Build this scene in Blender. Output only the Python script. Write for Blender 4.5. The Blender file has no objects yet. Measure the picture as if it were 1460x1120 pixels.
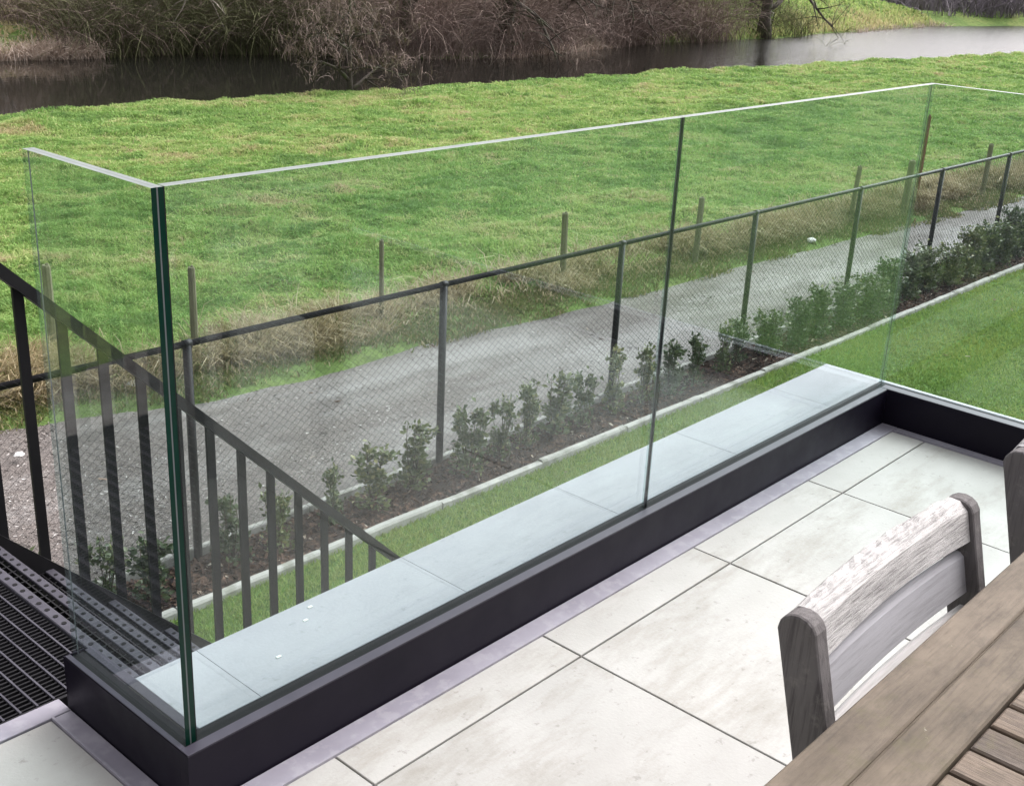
import bpy, math, random
import numpy as np
from mathutils import Matrix, Vector

# ------------------------------------------------------------------ camera, sky, sun, exposure
S = bpy.context.scene
COL = S.collection
R = math.radians
rng = np.random.default_rng(7)
random.seed(7)

CAM = Vector((-0.96978, -1.56404, 1.37941))
yaw, pit, rol = R(41.22319), R(-21.18629), R(2.89398)
fw = Vector((math.cos(pit) * math.cos(yaw), math.cos(pit) * math.sin(yaw), math.sin(pit)))
rt = Vector((math.sin(yaw), -math.cos(yaw), 0))
up = rt.cross(fw)
r2 = rt * math.cos(rol) + up * math.sin(rol)
u2 = -rt * math.sin(rol) + up * math.cos(rol)
cd = bpy.data.cameras.new('camera')
cd.sensor_width = 36
cd.lens = 36 * 1692.5 / 1460
cd.clip_start = 0.02
cd.clip_end = 1000
cam = bpy.data.objects.new('camera', cd)
COL.objects.link(cam)
cam.matrix_world = Matrix((r2, u2, -fw)).transposed().to_4x4()
cam.location = CAM
S.camera = cam

SUN_EL, SUN_AZ = R(44), R(-6)          # azimuth measured from +X towards +Y
w = bpy.data.worlds.new('World')
S.world = w
w.use_nodes = True
nt = w.node_tree
bg = nt.nodes['Background']
sky = nt.nodes.new('ShaderNodeTexSky')
sky.sky_type = 'NISHITA'
sky.sun_disc = False
sky.sun_elevation = SUN_EL
sky.sun_rotation = math.pi / 2 - SUN_AZ
sky.air_density = 1.0
sky.dust_density = 7.0
sky.ozone_density = 1.0
hs = nt.nodes.new('ShaderNodeHueSaturation')
hs.inputs['Saturation'].default_value = 0.10
nt.links.new(sky.outputs[0], hs.inputs['Color'])
tn = nt.nodes.new('ShaderNodeMix')
tn.data_type = 'RGBA'; tn.blend_type = 'MULTIPLY'
tn.inputs[0].default_value = 1.0
tn.inputs[7].default_value = (1.0, 0.968, 0.992, 1)      # cloud-grey daylight
nt.links.new(hs.outputs[0], tn.inputs[6])
nt.links.new(tn.outputs[2], bg.inputs[0])
bg.inputs[1].default_value = 0.15

sd = bpy.data.lights.new('sun', 'SUN')
sd.energy = 0.9
sd.angle = R(60)
sd.color = (1, 0.96, 0.91)
sun = bpy.data.objects.new('sun', sd)
COL.objects.link(sun)
sdir = Vector((math.cos(SUN_EL) * math.cos(SUN_AZ), math.cos(SUN_EL) * math.sin(SUN_AZ), math.sin(SUN_EL)))
sun.rotation_euler = sdir.to_track_quat('Z', 'Y').to_euler()
sun.location = (0, 0, 30)

S.view_settings.view_transform = 'Standard'
S.view_settings.look = 'None'
S.view_settings.gamma = 1
S.view_settings.use_curve_mapping = False
S.view_settings.exposure = 1.1
S.render.engine = 'CYCLES'
S.cycles.use_denoising = True
S.cycles.max_bounces = 10
S.cycles.transparent_max_bounces = 24

# ------------------------------------------------------------------ helpers
def tag(o, label=None, cat=None, group=None, kind=None):
    if label: o['label'] = label
    if cat: o['category'] = cat
    if group: o['group'] = group
    if kind: o['kind'] = kind
    return o

def empty(name, loc=(0, 0, 0), label=None, cat=None, group=None, kind=None):
    o = bpy.data.objects.new(name, None)
    o.empty_display_size = 0.1
    o.location = loc
    COL.objects.link(o)
    return tag(o, label, cat, group, kind)

class MB:
    """collects shapes, builds ONE mesh object"""
    def __init__(s):
        s.v, s.f, s.m, s.sm = [], [], [], []
    def face(s, idx, m=0, smooth=False):
        s.f.append(idx); s.m.append(m); s.sm.append(smooth)
    def box(s, x0, x1, y0, y1, z0, z1, bev=0.0, m=0):
        b = len(s.v)
        if bev <= 0:
            for z in (z0, z1):
                for (x, y) in ((x0, y0), (x1, y0), (x1, y1), (x0, y1)): s.v.append((x, y, z))
            for q in ((3, 2, 1, 0), (4, 5, 6, 7), (0, 1, 5, 4), (1, 2, 6, 5), (2, 3, 7, 6), (3, 0, 4, 7)):
                s.face([b + i for i in q], m)
        else:
            e = bev
            for (z, d) in ((z0, 0), (z1 - e, 0), (z1, e)):
                for (x, y) in ((x0 + d, y0 + d), (x1 - d, y0 + d), (x1 - d, y1 - d), (x0 + d, y1 - d)): s.v.append((x, y, z))
            s.face([b + 3, b + 2, b + 1, b], m)
            s.face([b + 8, b + 9, b + 10, b + 11], m)
            for L in (0, 4):
                for i in range(4):
                    j = (i + 1) % 4
                    s.face([b + L + i, b + L + j, b + L + 4 + j, b + L + 4 + i], m)
        return s
    def prism(s, poly, axis, a, b_, m=0):
        """extrude a polygon (list of 2d points) along an axis from a to b_"""
        n = len(poly); b = len(s.v)
        for t in (a, b_):
            for (p, q) in poly:
                s.v.append({'x': (t, p, q), 'y': (p, t, q), 'z': (p, q, t)}[axis])
        s.face([b + i for i in range(n)][::-1], m)
        s.face([b + n + i for i in range(n)], m)
        for i in range(n):
            j = (i + 1) % n
            s.face([b + i, b + j, b + n + j, b + n + i], m)
        return s
    def tube(s, pts, rad, n=6, m=0, cap=True, smooth=True):
        pts = [Vector(p) for p in pts]
        if not hasattr(rad, '__len__'): rad = [rad] * len(pts)
        b = len(s.v)
        prev = None
        for i, p in enumerate(pts):
            t = (pts[min(i + 1, len(pts) - 1)] - pts[max(i - 1, 0)])
            if t.length < 1e-9: t = Vector((0, 0, 1))
            t.normalize()
            if prev is None:
                a = t.orthogonal().normalized()
            else:
                a = (prev - t * prev.dot(t))
                a = a.normalized() if a.length > 1e-6 else t.orthogonal().normalized()
            prev = a
            c = t.cross(a)
            for k in range(n):
                an = 2 * math.pi * k / n
                s.v.append(tuple(p + (a * math.cos(an) + c * math.sin(an)) * rad[i]))
        for i in range(len(pts) - 1):
            for k in range(n):
                l = (k + 1) % n
                s.face([b + i * n + k, b + i * n + l, b + (i + 1) * n + l, b + (i + 1) * n + k], m, smooth)
        if cap:
            s.face([b + k for k in range(n)][::-1], m)
            s.face([b + (len(pts) - 1) * n + k for k in range(n)], m)
        return s
    def mesh(s, name, mats):
        me = bpy.data.meshes.new(name)
        me.from_pydata(s.v, [], s.f)
        for mt in (mats if isinstance(mats, (list, tuple)) else [mats]): me.materials.append(mt)
        me.polygons.foreach_set('material_index', s.m)
        me.polygons.foreach_set('use_smooth', s.sm)
        me.update()
        return me
    def build(s, name, mats, parent=None, kind=None, loc=None):
        o = bpy.data.objects.new(name, s.mesh(name, mats))
        COL.objects.link(o)
        if parent: o.parent = parent
        if kind: o['kind'] = kind
        if loc: o.location = loc
        return o

def npobj(name, v, f, mat, parent=None, kind=None, tint=None, smooth=False):
    """mesh from numpy arrays; f is (n,k) ; tint one value per face"""
    me = bpy.data.meshes.new(name)
    n, k = f.shape
    me.vertices.add(len(v)); me.vertices.foreach_set('co', np.ascontiguousarray(v, np.float32).ravel())
    me.loops.add(n * k); me.loops.foreach_set('vertex_index', np.ascontiguousarray(f, np.int32).ravel())
    me.polygons.add(n)
    me.polygons.foreach_set('loop_start', np.arange(0, n * k, k, dtype=np.int32))
    me.polygons.foreach_set('loop_total', np.full(n, k, np.int32))
    if smooth: me.polygons.foreach_set('use_smooth', np.ones(n, bool))
    if tint is not None:
        at = me.attributes.new('tint', 'FLOAT', 'FACE')
        at.data.foreach_set('value', np.asarray(tint, np.float32))
    me.materials.append(mat)
    me.update(calc_edges=True)
    o = bpy.data.objects.new(name, me)
    COL.objects.link(o)
    if parent: o.parent = parent
    if kind: o['kind'] = kind
    return o

def dup(src, loc=None, parent=None):
    o = src.copy()
    COL.objects.link(o)
    if loc is not None: o.location = loc
    if parent is not None: o.parent = parent
    return o

def _hash(ix, iy, seed):
    h = (ix.astype(np.int64) * 374761393 + iy.astype(np.int64) * 668265263 + seed * 1442695041) & 0x7fffffff
    h = (h ^ (h >> 13)) * 1274126177 & 0x7fffffff
    return ((h ^ (h >> 16)) & 0xffff) / 65535.0

def vnoise(x, y, seed=0):
    x = np.asarray(x, float); y = np.asarray(y, float)
    ix, iy = np.floor(x), np.floor(y)
    u, v_ = x - ix, y - iy
    u = u * u * (3 - 2 * u); v_ = v_ * v_ * (3 - 2 * v_)
    a = _hash(ix, iy, seed); b = _hash(ix + 1, iy, seed); c = _hash(ix, iy + 1, seed); d = _hash(ix + 1, iy + 1, seed)
    return (a * (1 - u) + b * u) * (1 - v_) + (c * (1 - u) + d * u) * v_

def fbm(x, y, seed=0, oct_=3):
    t, a, n = 0, 1, 0
    for i in range(oct_):
        t = t + a * vnoise(x * 2 ** i, y * 2 ** i, seed + i); n += a; a *= 0.5
    return t / n

# ------------------------------------------------------------------ materials
def newmat(name):
    m = bpy.data.materials.new(name)
    m.use_nodes = True
    t = m.node_tree
    return m, t, t.nodes['Principled BSDF'], t.nodes.new, t.links.new

def ramp(t, cols, src):
    r = t.nodes.new('ShaderNodeValToRGB')
    el = r.color_ramp.elements
    while len(el) < len(cols): el.new(0.5)
    for e, (p, c) in zip(el, cols): e.position = p; e.color = (*c, 1)
    t.links.new(src, r.inputs[0])
    return r.outputs[0]

def noise(t, scale, detail=4, rough=0.55, vec=None, stretch=None):
    n = t.nodes.new('ShaderNodeTexNoise')
    n.inputs['Scale'].default_value = scale
    n.inputs['Detail'].default_value = detail
    n.inputs['Roughness'].default_value = rough
    if vec is None:
        vec = t.nodes.new('ShaderNodeNewGeometry').outputs['Position']
    if stretch:
        mp = t.nodes.new('ShaderNodeMapping')
        mp.inputs['Scale'].default_value = stretch
        t.links.new(vec, mp.inputs[0]); vec = mp.outputs[0]
    t.links.new(vec, n.inputs['Vector'])
    return n.outputs[0]

def mix(t, a, b, fac, mode='MIX'):
    n = t.nodes.new('ShaderNodeMix')
    n.data_type = 'RGBA'; n.blend_type = mode
    for sock, val in ((n.inputs[0], fac), (n.inputs[6], a), (n.inputs[7], b)):
        if isinstance(val, (int, float)): sock.default_value = val
        elif isinstance(val, tuple): sock.default_value = (*val, 1)
        else: t.links.new(val, sock)
    return n.outputs[2]

def bump(t, b, h, dist=0.01, strength=0.5):
    n = t.nodes.new('ShaderNodeBump')
    n.inputs['Distance'].default_value = dist
    n.inputs['Strength'].default_value = strength
    t.links.new(h, n.inputs['Height'])
    t.links.new(n.outputs[0], b.inputs['Normal'])

def mat(name, c1, c2=None, scale=8, rough=0.7, metal=0, bmp=None, stretch=None, c3=None, scale2=60, f2=0.35, spec=0.5, rvar=0, obj_random=0):
    m, t, b, N, L = newmat(name)
    col = None
    if c2 is not None:
        col = ramp(t, [(0.32, c1), (0.68, c2)], noise(t, scale, 5, 0.6, stretch=stretch))
        if c3 is not None:
            fac = ramp(t, [(0.5, (0, 0, 0)), (0.62, (f2, f2, f2))], noise(t, scale2, 4, 0.6, stretch=stretch))
            col = mix(t, col, c3, fac)
    if obj_random:
        oi = N('ShaderNodeObjectInfo')
        rr = ramp(t, [(0, (1 - obj_random,) * 3), (1, (1 + obj_random * 0.3,) * 3)], oi.outputs['Random'])
        col = mix(t, col if col is not None else c1, rr, 1.0, 'MULTIPLY')
    if col is not None: L(col, b.inputs['Base Color'])
    else: b.inputs['Base Color'].default_value = (*c1, 1)
    b.inputs['Roughness'].default_value = rough
    if rvar:
        rv = ramp(t, [(0.3, (rough - rvar,) * 3), (0.7, (rough + rvar,) * 3)], noise(t, 14, 5))
        L(rv, b.inputs['Roughness'])
    b.inputs['Metallic'].default_value = metal
    b.inputs['Specular IOR Level'].default_value = spec
    if bmp:
        bump(t, b, noise(t, bmp[0], 6, 0.65, stretch=stretch), bmp[1], bmp[2] if len(bmp) > 2 else 0.5)
    return m

def leafmat(name, cols, rough=0.6, trans=0.25, field=None, spec=0.3, vary=False):
    """colour from the per-face attribute 'tint', optionally mixed with broad patches"""
    m, t, b, N, L = newmat(name)
    a = N('ShaderNodeAttribute'); a.attribute_name = 'tint'
    col = ramp(t, cols, a.outputs['Fac'])
    if vary:
        oi = N('ShaderNodeObjectInfo')
        col = mix(t, col, ramp(t, [(0, (0.72, 0.78, 0.85)), (0.5, (1, 1, 0.95)), (1, (1.35, 1.2, 0.95))], oi.outputs['Random']), 1.0, 'MULTIPLY')
    if field:
        fac = ramp(t, [(0.42, (0, 0, 0)), (0.66, (field[1],) * 3)], noise(t, field[0], 3, 0.6))
        col = mix(t, col, field[2], fac)
    L(col, b.inputs['Base Color'])
    b.inputs['Roughness'].default_value = rough
    b.inputs['Specular IOR Level'].default_value = spec
    if trans:
        tr = N('ShaderNodeBsdfTranslucent'); L(col, tr.inputs[0])
        mx = N('ShaderNodeMixShader'); mx.inputs[0].default_value = trans
        L(b.outputs[0], mx.inputs[1]); L(tr.outputs[0], mx.inputs[2])
        L(mx.outputs[0], t.nodes['Material Output'].inputs[0])
    return m

M = {}
# stone tiles: pale, faint veins and blotches
def stone(name, base, var, stain, rnd):
    m, t, b, N, L = newmat(name)
    geo = N('ShaderNodeNewGeometry').outputs['Position']
    oi = N('ShaderNodeObjectInfo')
    ad = N('ShaderNodeVectorMath'); ad.operation = 'ADD'
    cm = N('ShaderNodeVectorMath'); cm.operation = 'SCALE'; cm.inputs['Scale'].default_value = 1.0
    cx = N('ShaderNodeCombineXYZ')
    ml = N('ShaderNodeMath'); ml.operation = 'MULTIPLY'; ml.inputs[1].default_value = 37
    L(oi.outputs['Random'], ml.inputs[0]); L(ml.outputs[0], cx.inputs[2])
    L(geo, ad.inputs[0]); L(cx.outputs[0], ad.inputs[1])
    v = ad.outputs[0]
    c = ramp(t, [(0.3, base), (0.7, var)], noise(t, 3.2, 6, 0.62, v, (1.0, 1.6, 1)))
    f = ramp(t, [(0.50, (0, 0, 0)), (0.70, (0.75,) * 3)], noise(t, 2.1, 8, 0.76, v, (0.8, 2.2, 1)))
    c = mix(t, c, stain, f)
    g = ramp(t, [(0.62, (0, 0, 0)), (0.7, (0.4,) * 3)], noise(t, 38, 4, 0.7, v))
    c = mix(t, c, tuple(x * 0.62 for x in stain), g)
    rr = ramp(t, [(0, (1 - rnd,) * 3), (1, (1, 1, 1))], oi.outputs['Random'])
    c = mix(t, c, rr, 1.0, 'MULTIPLY')
    L(c, b.inputs['Base Color'])
    rv = ramp(t, [(0.3, (0.5,) * 3), (0.7, (0.72,) * 3)], noise(t, 6, 5, 0.6, v))
    L(rv, b.inputs['Roughness'])
    bump(t, b, noise(t, 120, 5, 0.6, v), 0.002, 0.35)
    return m
M['tile'] = stone('pale_stone', (0.352, 0.341, 0.32), (0.425, 0.414, 0.394), (0.235, 0.212, 0.176), 0.10)
M['coping'] = stone('coping_stone', (0.34, 0.338, 0.368), (0.40, 0.398, 0.428), (0.28, 0.28, 0.30), 0.06)
M['deck_base'] = mat('dark_substrate', (0.02, 0.02, 0.02), (0.04, 0.04, 0.038), 20, 0.9)
M['black_metal'] = mat('anthracite_powder_coat', (0.0048, 0.0034, 0.0085), (0.0068, 0.0050, 0.0115), 5, 0.48, 0, (900, 0.0004, 0.25), spec=0.16, rvar=0.06)
M['sheen_metal'] = mat('lilac_sky_sheen', (0.040, 0.036, 0.052), (0.055, 0.050, 0.068), 12, 0.4, 0.1, (600, 0.0004, 0.25), spec=0.4)  # sky sheen on the black kerb metal, put into a paler colour
M['rail_metal'] = mat('black_coated_steel', (0.007, 0.0065, 0.008), (0.011, 0.010, 0.0125), 9, 0.5, 0, (600, 0.0005, 0.3), spec=0.28)
M['galv'] = mat('grey_galvanised_strip', (0.27, 0.255, 0.30), (0.34, 0.325, 0.375), 7, 0.45, 0.2, (300, 0.0004, 0.25), c3=(0.44, 0.42, 0.46), scale2=26, f2=0.4)
M['nosing'] = mat('worn_grey_steel', (0.05, 0.047, 0.062), (0.085, 0.081, 0.10), 22, 0.5, 0.2, (400, 0.0005, 0.3))
M['gasket'] = mat('black_rubber', (0.007, 0.007, 0.008), (0.010, 0.010, 0.011), 30, 0.65, spec=0.2)
M['concrete'] = mat('pale_concrete', (0.34, 0.33, 0.31), (0.46, 0.45, 0.42), 9, 0.9, 0, (90, 0.006, 0.6), c3=(0.17, 0.17, 0.13), scale2=7, f2=0.6)
M['wall'] = mat('rendered_terrace_wall', (0.30, 0.29, 0.28), (0.36, 0.35, 0.33), 4, 0.85, 0, (60, 0.004, 0.4))

def wood(name, a, b_, dark, grain_axis, scale=1.0, rough=0.8, lichen=None, bstr=0.6, grain=0.8, blotch=0.0):
    m, t, b, N, L = newmat(name)
    geo = N('ShaderNodeNewGeometry').outputs['Position']
    oi = N('ShaderNodeObjectInfo')
    cx = N('ShaderNodeCombineXYZ')
    ml = N('ShaderNodeMath'); ml.operation = 'MULTIPLY'; ml.inputs[1].default_value = 23
    L(oi.outputs['Random'], ml.inputs[0])
    for k in range(3): L(ml.outputs[0], cx.inputs[k])
    ad = N('ShaderNodeVectorMath'); ad.operation = 'ADD'; L(geo, ad.inputs[0]); L(cx.outputs[0], ad.inputs[1])
    v = ad.outputs[0]
    st = {'x': (0.06, 1, 1), 'y': (1, 0.06, 1), 'z': (1, 1, 0.06)}[grain_axis]
    g = noise(t, 170 * scale, 6, 0.7, v, st)
    broad = noise(t, 9 * scale, 5, 0.65, v, tuple(0.35 if q < 1 else 1 for q in st))
    c = ramp(t, [(0.3, a), (0.7, b_)], broad)
    fd = ramp(t, [(0.36, (grain,) * 3), (0.52, (0, 0, 0))], g)
    c = mix(t, c, dark, fd)
    if blotch:
        bl = ramp(t, [(0.34, (1 - blotch,) * 3), (0.5, (1, 1, 1)), (0.68, (1 + blotch * 0.8,) * 3)], noise(t, 16, 8, 0.74, v, tuple(0.55 if q < 1 else 1 for q in st)))
        c = mix(t, c, bl, 1.0, 'MULTIPLY')
    if lichen:
        lf = ramp(t, [(0.56, (0, 0, 0)), (0.66, (lichen[1],) * 3)], noise(t, lichen[2], 7, 0.75, v))
        c = mix(t, c, lichen[0], lf)
        if len(lichen) > 3:
            lf = ramp(t, [(0.66, (0, 0, 0)), (0.69, (0.8,) * 3)], noise(t, 26, 8, 0.8, v))
            c = mix(t, c, lichen[3], lf)
    rr = ramp(t, [(0, (0.74, 0.74, 0.78)), (0.5, (1.0, 0.97, 0.9)), (1, (1.12, 1.10, 1.1))], oi.outputs['Random'])
    c = mix(t, c, rr, 1.0, 'MULTIPLY')
    L(c, b.inputs['Base Color'])
    b.inputs['Roughness'].default_value = rough
    b.inputs['Specular IOR Level'].default_value = 0.3
    bump(t, b, g, 0.003, bstr)
    return m
M['table_x'] = wood('weathered_table_board', (0.075, 0.060, 0.043), (0.155, 0.128, 0.097), (0.045, 0.034, 0.025), 'x', 1, 0.75,
                    ((0.085, 0.076, 0.042), 0.6, 13, (0.38, 0.36, 0.32)), 0.5, 0.4, 0.38)
M['table_y'] = wood('weathered_table_slat', (0.10, 0.074, 0.05), (0.18, 0.148, 0.12), (0.04, 0.03, 0.023), 'y', 1, 0.75,
                    ((0.12, 0.108, 0.045), 0.6, 9), 0.6, 0.65, 0.35)
M['teak_x'] = wood('silvered_teak_rail', (0.36, 0.357, 0.35), (0.46, 0.457, 0.45), (0.17, 0.166, 0.16), 'x', 1.5, 0.85, ((0.46, 0.455, 0.445), 0.5, 90), 1.0, 0.75, 0.3)
M['teak_slat'] = wood('silvered_teak_slat', (0.50, 0.495, 0.495), (0.58, 0.575, 0.575), (0.42, 0.415, 0.41), 'x', 0.8, 0.8, None, 0.25)
M['teak_z'] = wood('shaded_silvered_teak_post', (0.10, 0.094, 0.10), (0.145, 0.138, 0.145), (0.065, 0.06, 0.065), 'z', 0.8, 0.8, ((0.2, 0.19, 0.19), 0.5, 30), 0.5)  # shade on the post sides put into a darker teak colour
M['post_wood'] = wood('weathered_fence_wood', (0.16, 0.16, 0.10), (0.23, 0.23, 0.15), (0.10, 0.10, 0.06), 'z', 0.6, 0.9, ((0.10, 0.11, 0.05), 0.6, 14))
M['stake_wood'] = wood('reddish_stake_wood', (0.17, 0.09, 0.055), (0.22, 0.12, 0.075), (0.08, 0.04, 0.025), 'z', 0.6, 0.9)
M['bark'] = mat('grey_brown_bark', (0.045, 0.038, 0.03), (0.10, 0.085, 0.07), 6, 0.95, 0, (30, 0.03, 0.7), c3=(0.06, 0.075, 0.03), scale2=3, f2=0.7)
M['bark_pale'] = mat('pale_dead_bark', (0.17, 0.145, 0.12), (0.28, 0.25, 0.21), 6, 0.95, 0, (30, 0.02, 0.6))

# glass: thin tinted faces, Fresnel reflection; polished edges
def glassmat():
    m, t, b, N, L = newmat('green_tinted_glass')
    t.nodes.remove(b)
    tr = N('ShaderNodeBsdfTransparent'); tr.inputs[0].default_value = (0.865, 0.928, 0.925, 1)
    gl = N('ShaderNodeBsdfGlossy'); gl.inputs['Roughness'].default_value = 0.004; gl.inputs[0].default_value = (1, 1, 1, 1)
    fr = N('ShaderNodeFresnel'); fr.inputs[0].default_value = 1.5
    # same Fresnel term for both sides of a face
    geo = N('ShaderNodeNewGeometry')
    iv = N('ShaderNodeMix'); iv.data_type = 'FLOAT'
    iv.inputs[2].default_value = 1.45; iv.inputs[3].default_value = 1 / 1.45
    L(geo.outputs['Backfacing'], iv.inputs[0]); L(iv.outputs[0], fr.inputs[0])
    lw = N('ShaderNodeFresnel'); lw.inputs[0].default_value = 1.5
    mx = N('ShaderNodeMixShader')
    L(fr.outputs[0], mx.inputs[0]); L(tr.outputs[0], mx.inputs[1]); L(gl.outputs[0], mx.inputs[2])
    t.nodes.remove(lw)
    # dusty rain-marked film; its white also stands in for reflected haze
    df = N('ShaderNodeBsdfDiffuse'); df.inputs[0].default_value = (0.75, 0.76, 0.76, 1)
    dust_haze = ramp(t, [(0.38, (0.004,) * 3), (0.62, (0.016,) * 3), (0.8, (0.05,) * 3)], noise(t, 5, 7, 0.68, None, (1, 1, 0.45)))
    m2 = N('ShaderNodeMixShader')
    L(dust_haze, m2.inputs[0]); L(mx.outputs[0], m2.inputs[1]); L(df.outputs[0], m2.inputs[2])
    L(m2.outputs[0], t.nodes['Material Output'].inputs[0])
    return m
M['glass'] = glassmat()
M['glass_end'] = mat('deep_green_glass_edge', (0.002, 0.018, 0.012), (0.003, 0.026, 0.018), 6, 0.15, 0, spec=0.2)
M['glass_top'] = mat('polished_glass_rim', (0.19, 0.22, 0.205), (0.24, 0.27, 0.255), 12, 0.4, 0, spec=0.2)  # sky reflected in the polished rim, put into its pale colour
M['interlayer'] = mat('grey_interlayer', (0.10, 0.11, 0.115), None, rough=0.4)
M['petal'] = mat('white_speck', (0.8, 0.8, 0.78), None, rough=0.7)

# ground covers
def groundmat():
    m, t, b, N, L = newmat('meadow_soil')
    n1 = noise(t, 0.55, 5, 0.62)
    n2 = noise(t, 4.5, 5, 0.65)
    c = ramp(t, [(0.30, (0.085, 0.145, 0.04)), (0.5, (0.14, 0.215, 0.06)), (0.68, (0.20, 0.24, 0.08))], n1)
    f = ramp(t, [(0.45, (0, 0, 0)), (0.7, (0.7,) * 3)], n2)
    c = mix(t, c, (0.06, 0.085, 0.03), f)
    f2 = ramp(t, [(0.60, (0, 0, 0)), (0.74, (0.6,) * 3)], noise(t, 1.3, 5, 0.7))
    c = mix(t, c, (0.18, 0.155, 0.08), f2)
    L(c, b.inputs['Base Color']); b.inputs['Roughness'].default_value = 0.95
    b.inputs['Specular IOR Level'].default_value = 0.1
    bump(t, b, noise(t, 9, 6, 0.7), 0.09, 0.8)
    return m
M['ground'] = groundmat()
M['lawn_soil'] = mat('lawn_turf', (0.07, 0.14, 0.025), (0.11, 0.19, 0.04), 6, 0.95, 0, (40, 0.02, 0.6), spec=0.1)
M['mulch_soil'] = mat('dark_bark_soil', (0.028, 0.019, 0.015), (0.06, 0.042, 0.034), 14, 0.95, 0, (60, 0.02, 0.8), spec=0.15)

def gravelmat():
    m, t, b, N, L = newmat('fine_gravel')
    vo = N('ShaderNodeTexVoronoi'); vo.inputs['Scale'].default_value = 75
    geo = N('ShaderNodeNewGeometry').outputs['Position']; L(geo, vo.inputs['Vector'])
    c = ramp(t, [(0.25, (0.108, 0.093, 0.085)), (0.75, (0.148, 0.130, 0.119))], noise(t, 2.4, 6, 0.65))
    sep = N('ShaderNodeSeparateColor'); L(vo.outputs['Color'], sep.inputs[0])
    pv = ramp(t, [(0.1, (0.62,) * 3), (0.9, (1.3,) * 3)], sep.outputs[0])
    c = mix(t, c, pv, 1.0, 'MULTIPLY')
    # wet highlights painted into the colour as paler patches
    f = ramp(t, [(0.46, (0, 0, 0)), (0.62, (0.8,) * 3)], noise(t, 0.75, 6, 0.66, None, (0.5, 1.5, 1)))
    c = mix(t, c, (0.25, 0.237, 0.229), f)
    f = ramp(t, [(0.52, (0, 0, 0)), (0.64, (0.55,) * 3)], noise(t, 1.9, 7, 0.72, None, (0.6, 1.3, 1)))
    c = mix(t, c, (0.075, 0.066, 0.06), f)
    L(c, b.inputs['Base Color'])
    wet = ramp(t, [(0.45, (0.85,) * 3), (0.62, (0.38,) * 3)], noise(t, 0.7, 5, 0.6, None, (0.6, 1.3, 1)))
    L(wet, b.inputs['Roughness'])
    b.inputs['Specular IOR Level'].default_value = 0.5
    bump(t, b, vo.outputs['Distance'], -0.008, 0.6)
    return m
M['gravel'] = gravelmat()

def watermat():
    m, t, b, N, L = newmat('river_water')
    b.inputs['Base Color'].default_value = (0.012, 0.012, 0.010, 1)
    b.inputs['Roughness'].default_value = 0.03
    b.inputs['IOR'].default_value = 1.33
    geo = N('ShaderNodeNewGeometry').outputs['Position']
    sx = N('ShaderNodeSeparateXYZ'); L(geo, sx.inputs[0])
    # the open reach to the right is wind-rippled, the sheltered reach calm
    wind = N('ShaderNodeMapRange')
    wind.inputs['From Min'].default_value = 35; wind.inputs['From Max'].default_value = 51
    wind.inputs['To Min'].default_value = 0.03; wind.inputs['To Max'].default_value = 0.75
    L(sx.outputs[0], wind.inputs['Value'])
    bn = N('ShaderNodeBump'); bn.inputs['Distance'].default_value = 0.08
    L(wind.outputs[0], bn.inputs['Strength'])
    L(noise(t, 3.2, 4, 0.55, geo, (1, 1, 0.2)), bn.inputs['Height'])
    L(bn.outputs[0], b.inputs['Normal'])
    rg = N('ShaderNodeMapRange')            # cat's-paw ripples too fine to see singly
    rg.inputs['From Min'].default_value = 36; rg.inputs['From Max'].default_value = 51
    rg.inputs['To Min'].default_value = 0.03; rg.inputs['To Max'].default_value = 0.2
    L(sx.outputs[0], rg.inputs['Value']); L(rg.outputs[0], b.inputs['Roughness'])
    return m
M['water'] = watermat()

GRASS = [(0.0, (0.12, 0.23, 0.06)), (0.35, (0.23, 0.39, 0.10)), (0.62, (0.37, 0.48, 0.16)), (0.82, (0.43, 0.45, 0.20)), (1.0, (0.46, 0.40, 0.22))]
M['grass'] = leafmat('meadow_grass', GRASS, 0.7, 0.4)
M['lawn'] = leafmat('lawn_grass', [(0, (0.12, 0.21, 0.045)), (0.5, (0.22, 0.325, 0.075)), (1, (0.34, 0.40, 0.135))], 0.7, 0.4, (0.8, 0.5, (0.32, 0.36, 0.10)))
M['dry'] = leafmat('dry_verge_grass', [(0, (0.13, 0.17, 0.05)), (0.3, (0.26, 0.22, 0.11)), (0.6, (0.40, 0.325, 0.19)), (1, (0.60, 0.53, 0.37))], 0.8, 0.3)
M['reed'] = leafmat('dead_reeds', [(0, (0.24, 0.185, 0.14)), (0.5, (0.46, 0.37, 0.30)), (1, (0.68, 0.58, 0.50))], 0.85, 0.15)
M['twig'] = leafmat('bare_twigs', [(0, (0.088, 0.070, 0.058)), (0.4, (0.184, 0.144, 0.123)), (0.75, (0.289, 0.219, 0.193)), (1, (0.473, 0.394, 0.333))], 0.95, 0, spec=0.1)
M['twig_green'] = leafmat('mossy_twigs', [(0, (0.060, 0.068, 0.033)), (0.5, (0.128, 0.135, 0.068)), (1, (0.285, 0.285, 0.180))], 0.95, 0, spec=0.1)
M['twig_red'] = leafmat('reddish_twigs', [(0, (0.11, 0.085, 0.075)), (0.5, (0.21, 0.16, 0.14)), (1, (0.36, 0.30, 0.265))], 0.95, 0, spec=0.1)
M['twig_far'] = leafmat('hazy_distant_twigs', [(0, (0.128, 0.112, 0.128)), (0.5, (0.210, 0.188, 0.210)), (1, (0.330, 0.300, 0.323))], 0.95, 0, spec=0.1)  # distance haze put into the twig colour
M['leaf'] = leafmat('laurel_leaves', [(0, (0.04, 0.07, 0.028)), (0.45, (0.09, 0.125, 0.05)), (0.8, (0.17, 0.20, 0.085)), (1, (0.32, 0.33, 0.17))], 0.42, 0.2, spec=0.5, vary=True)
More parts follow.
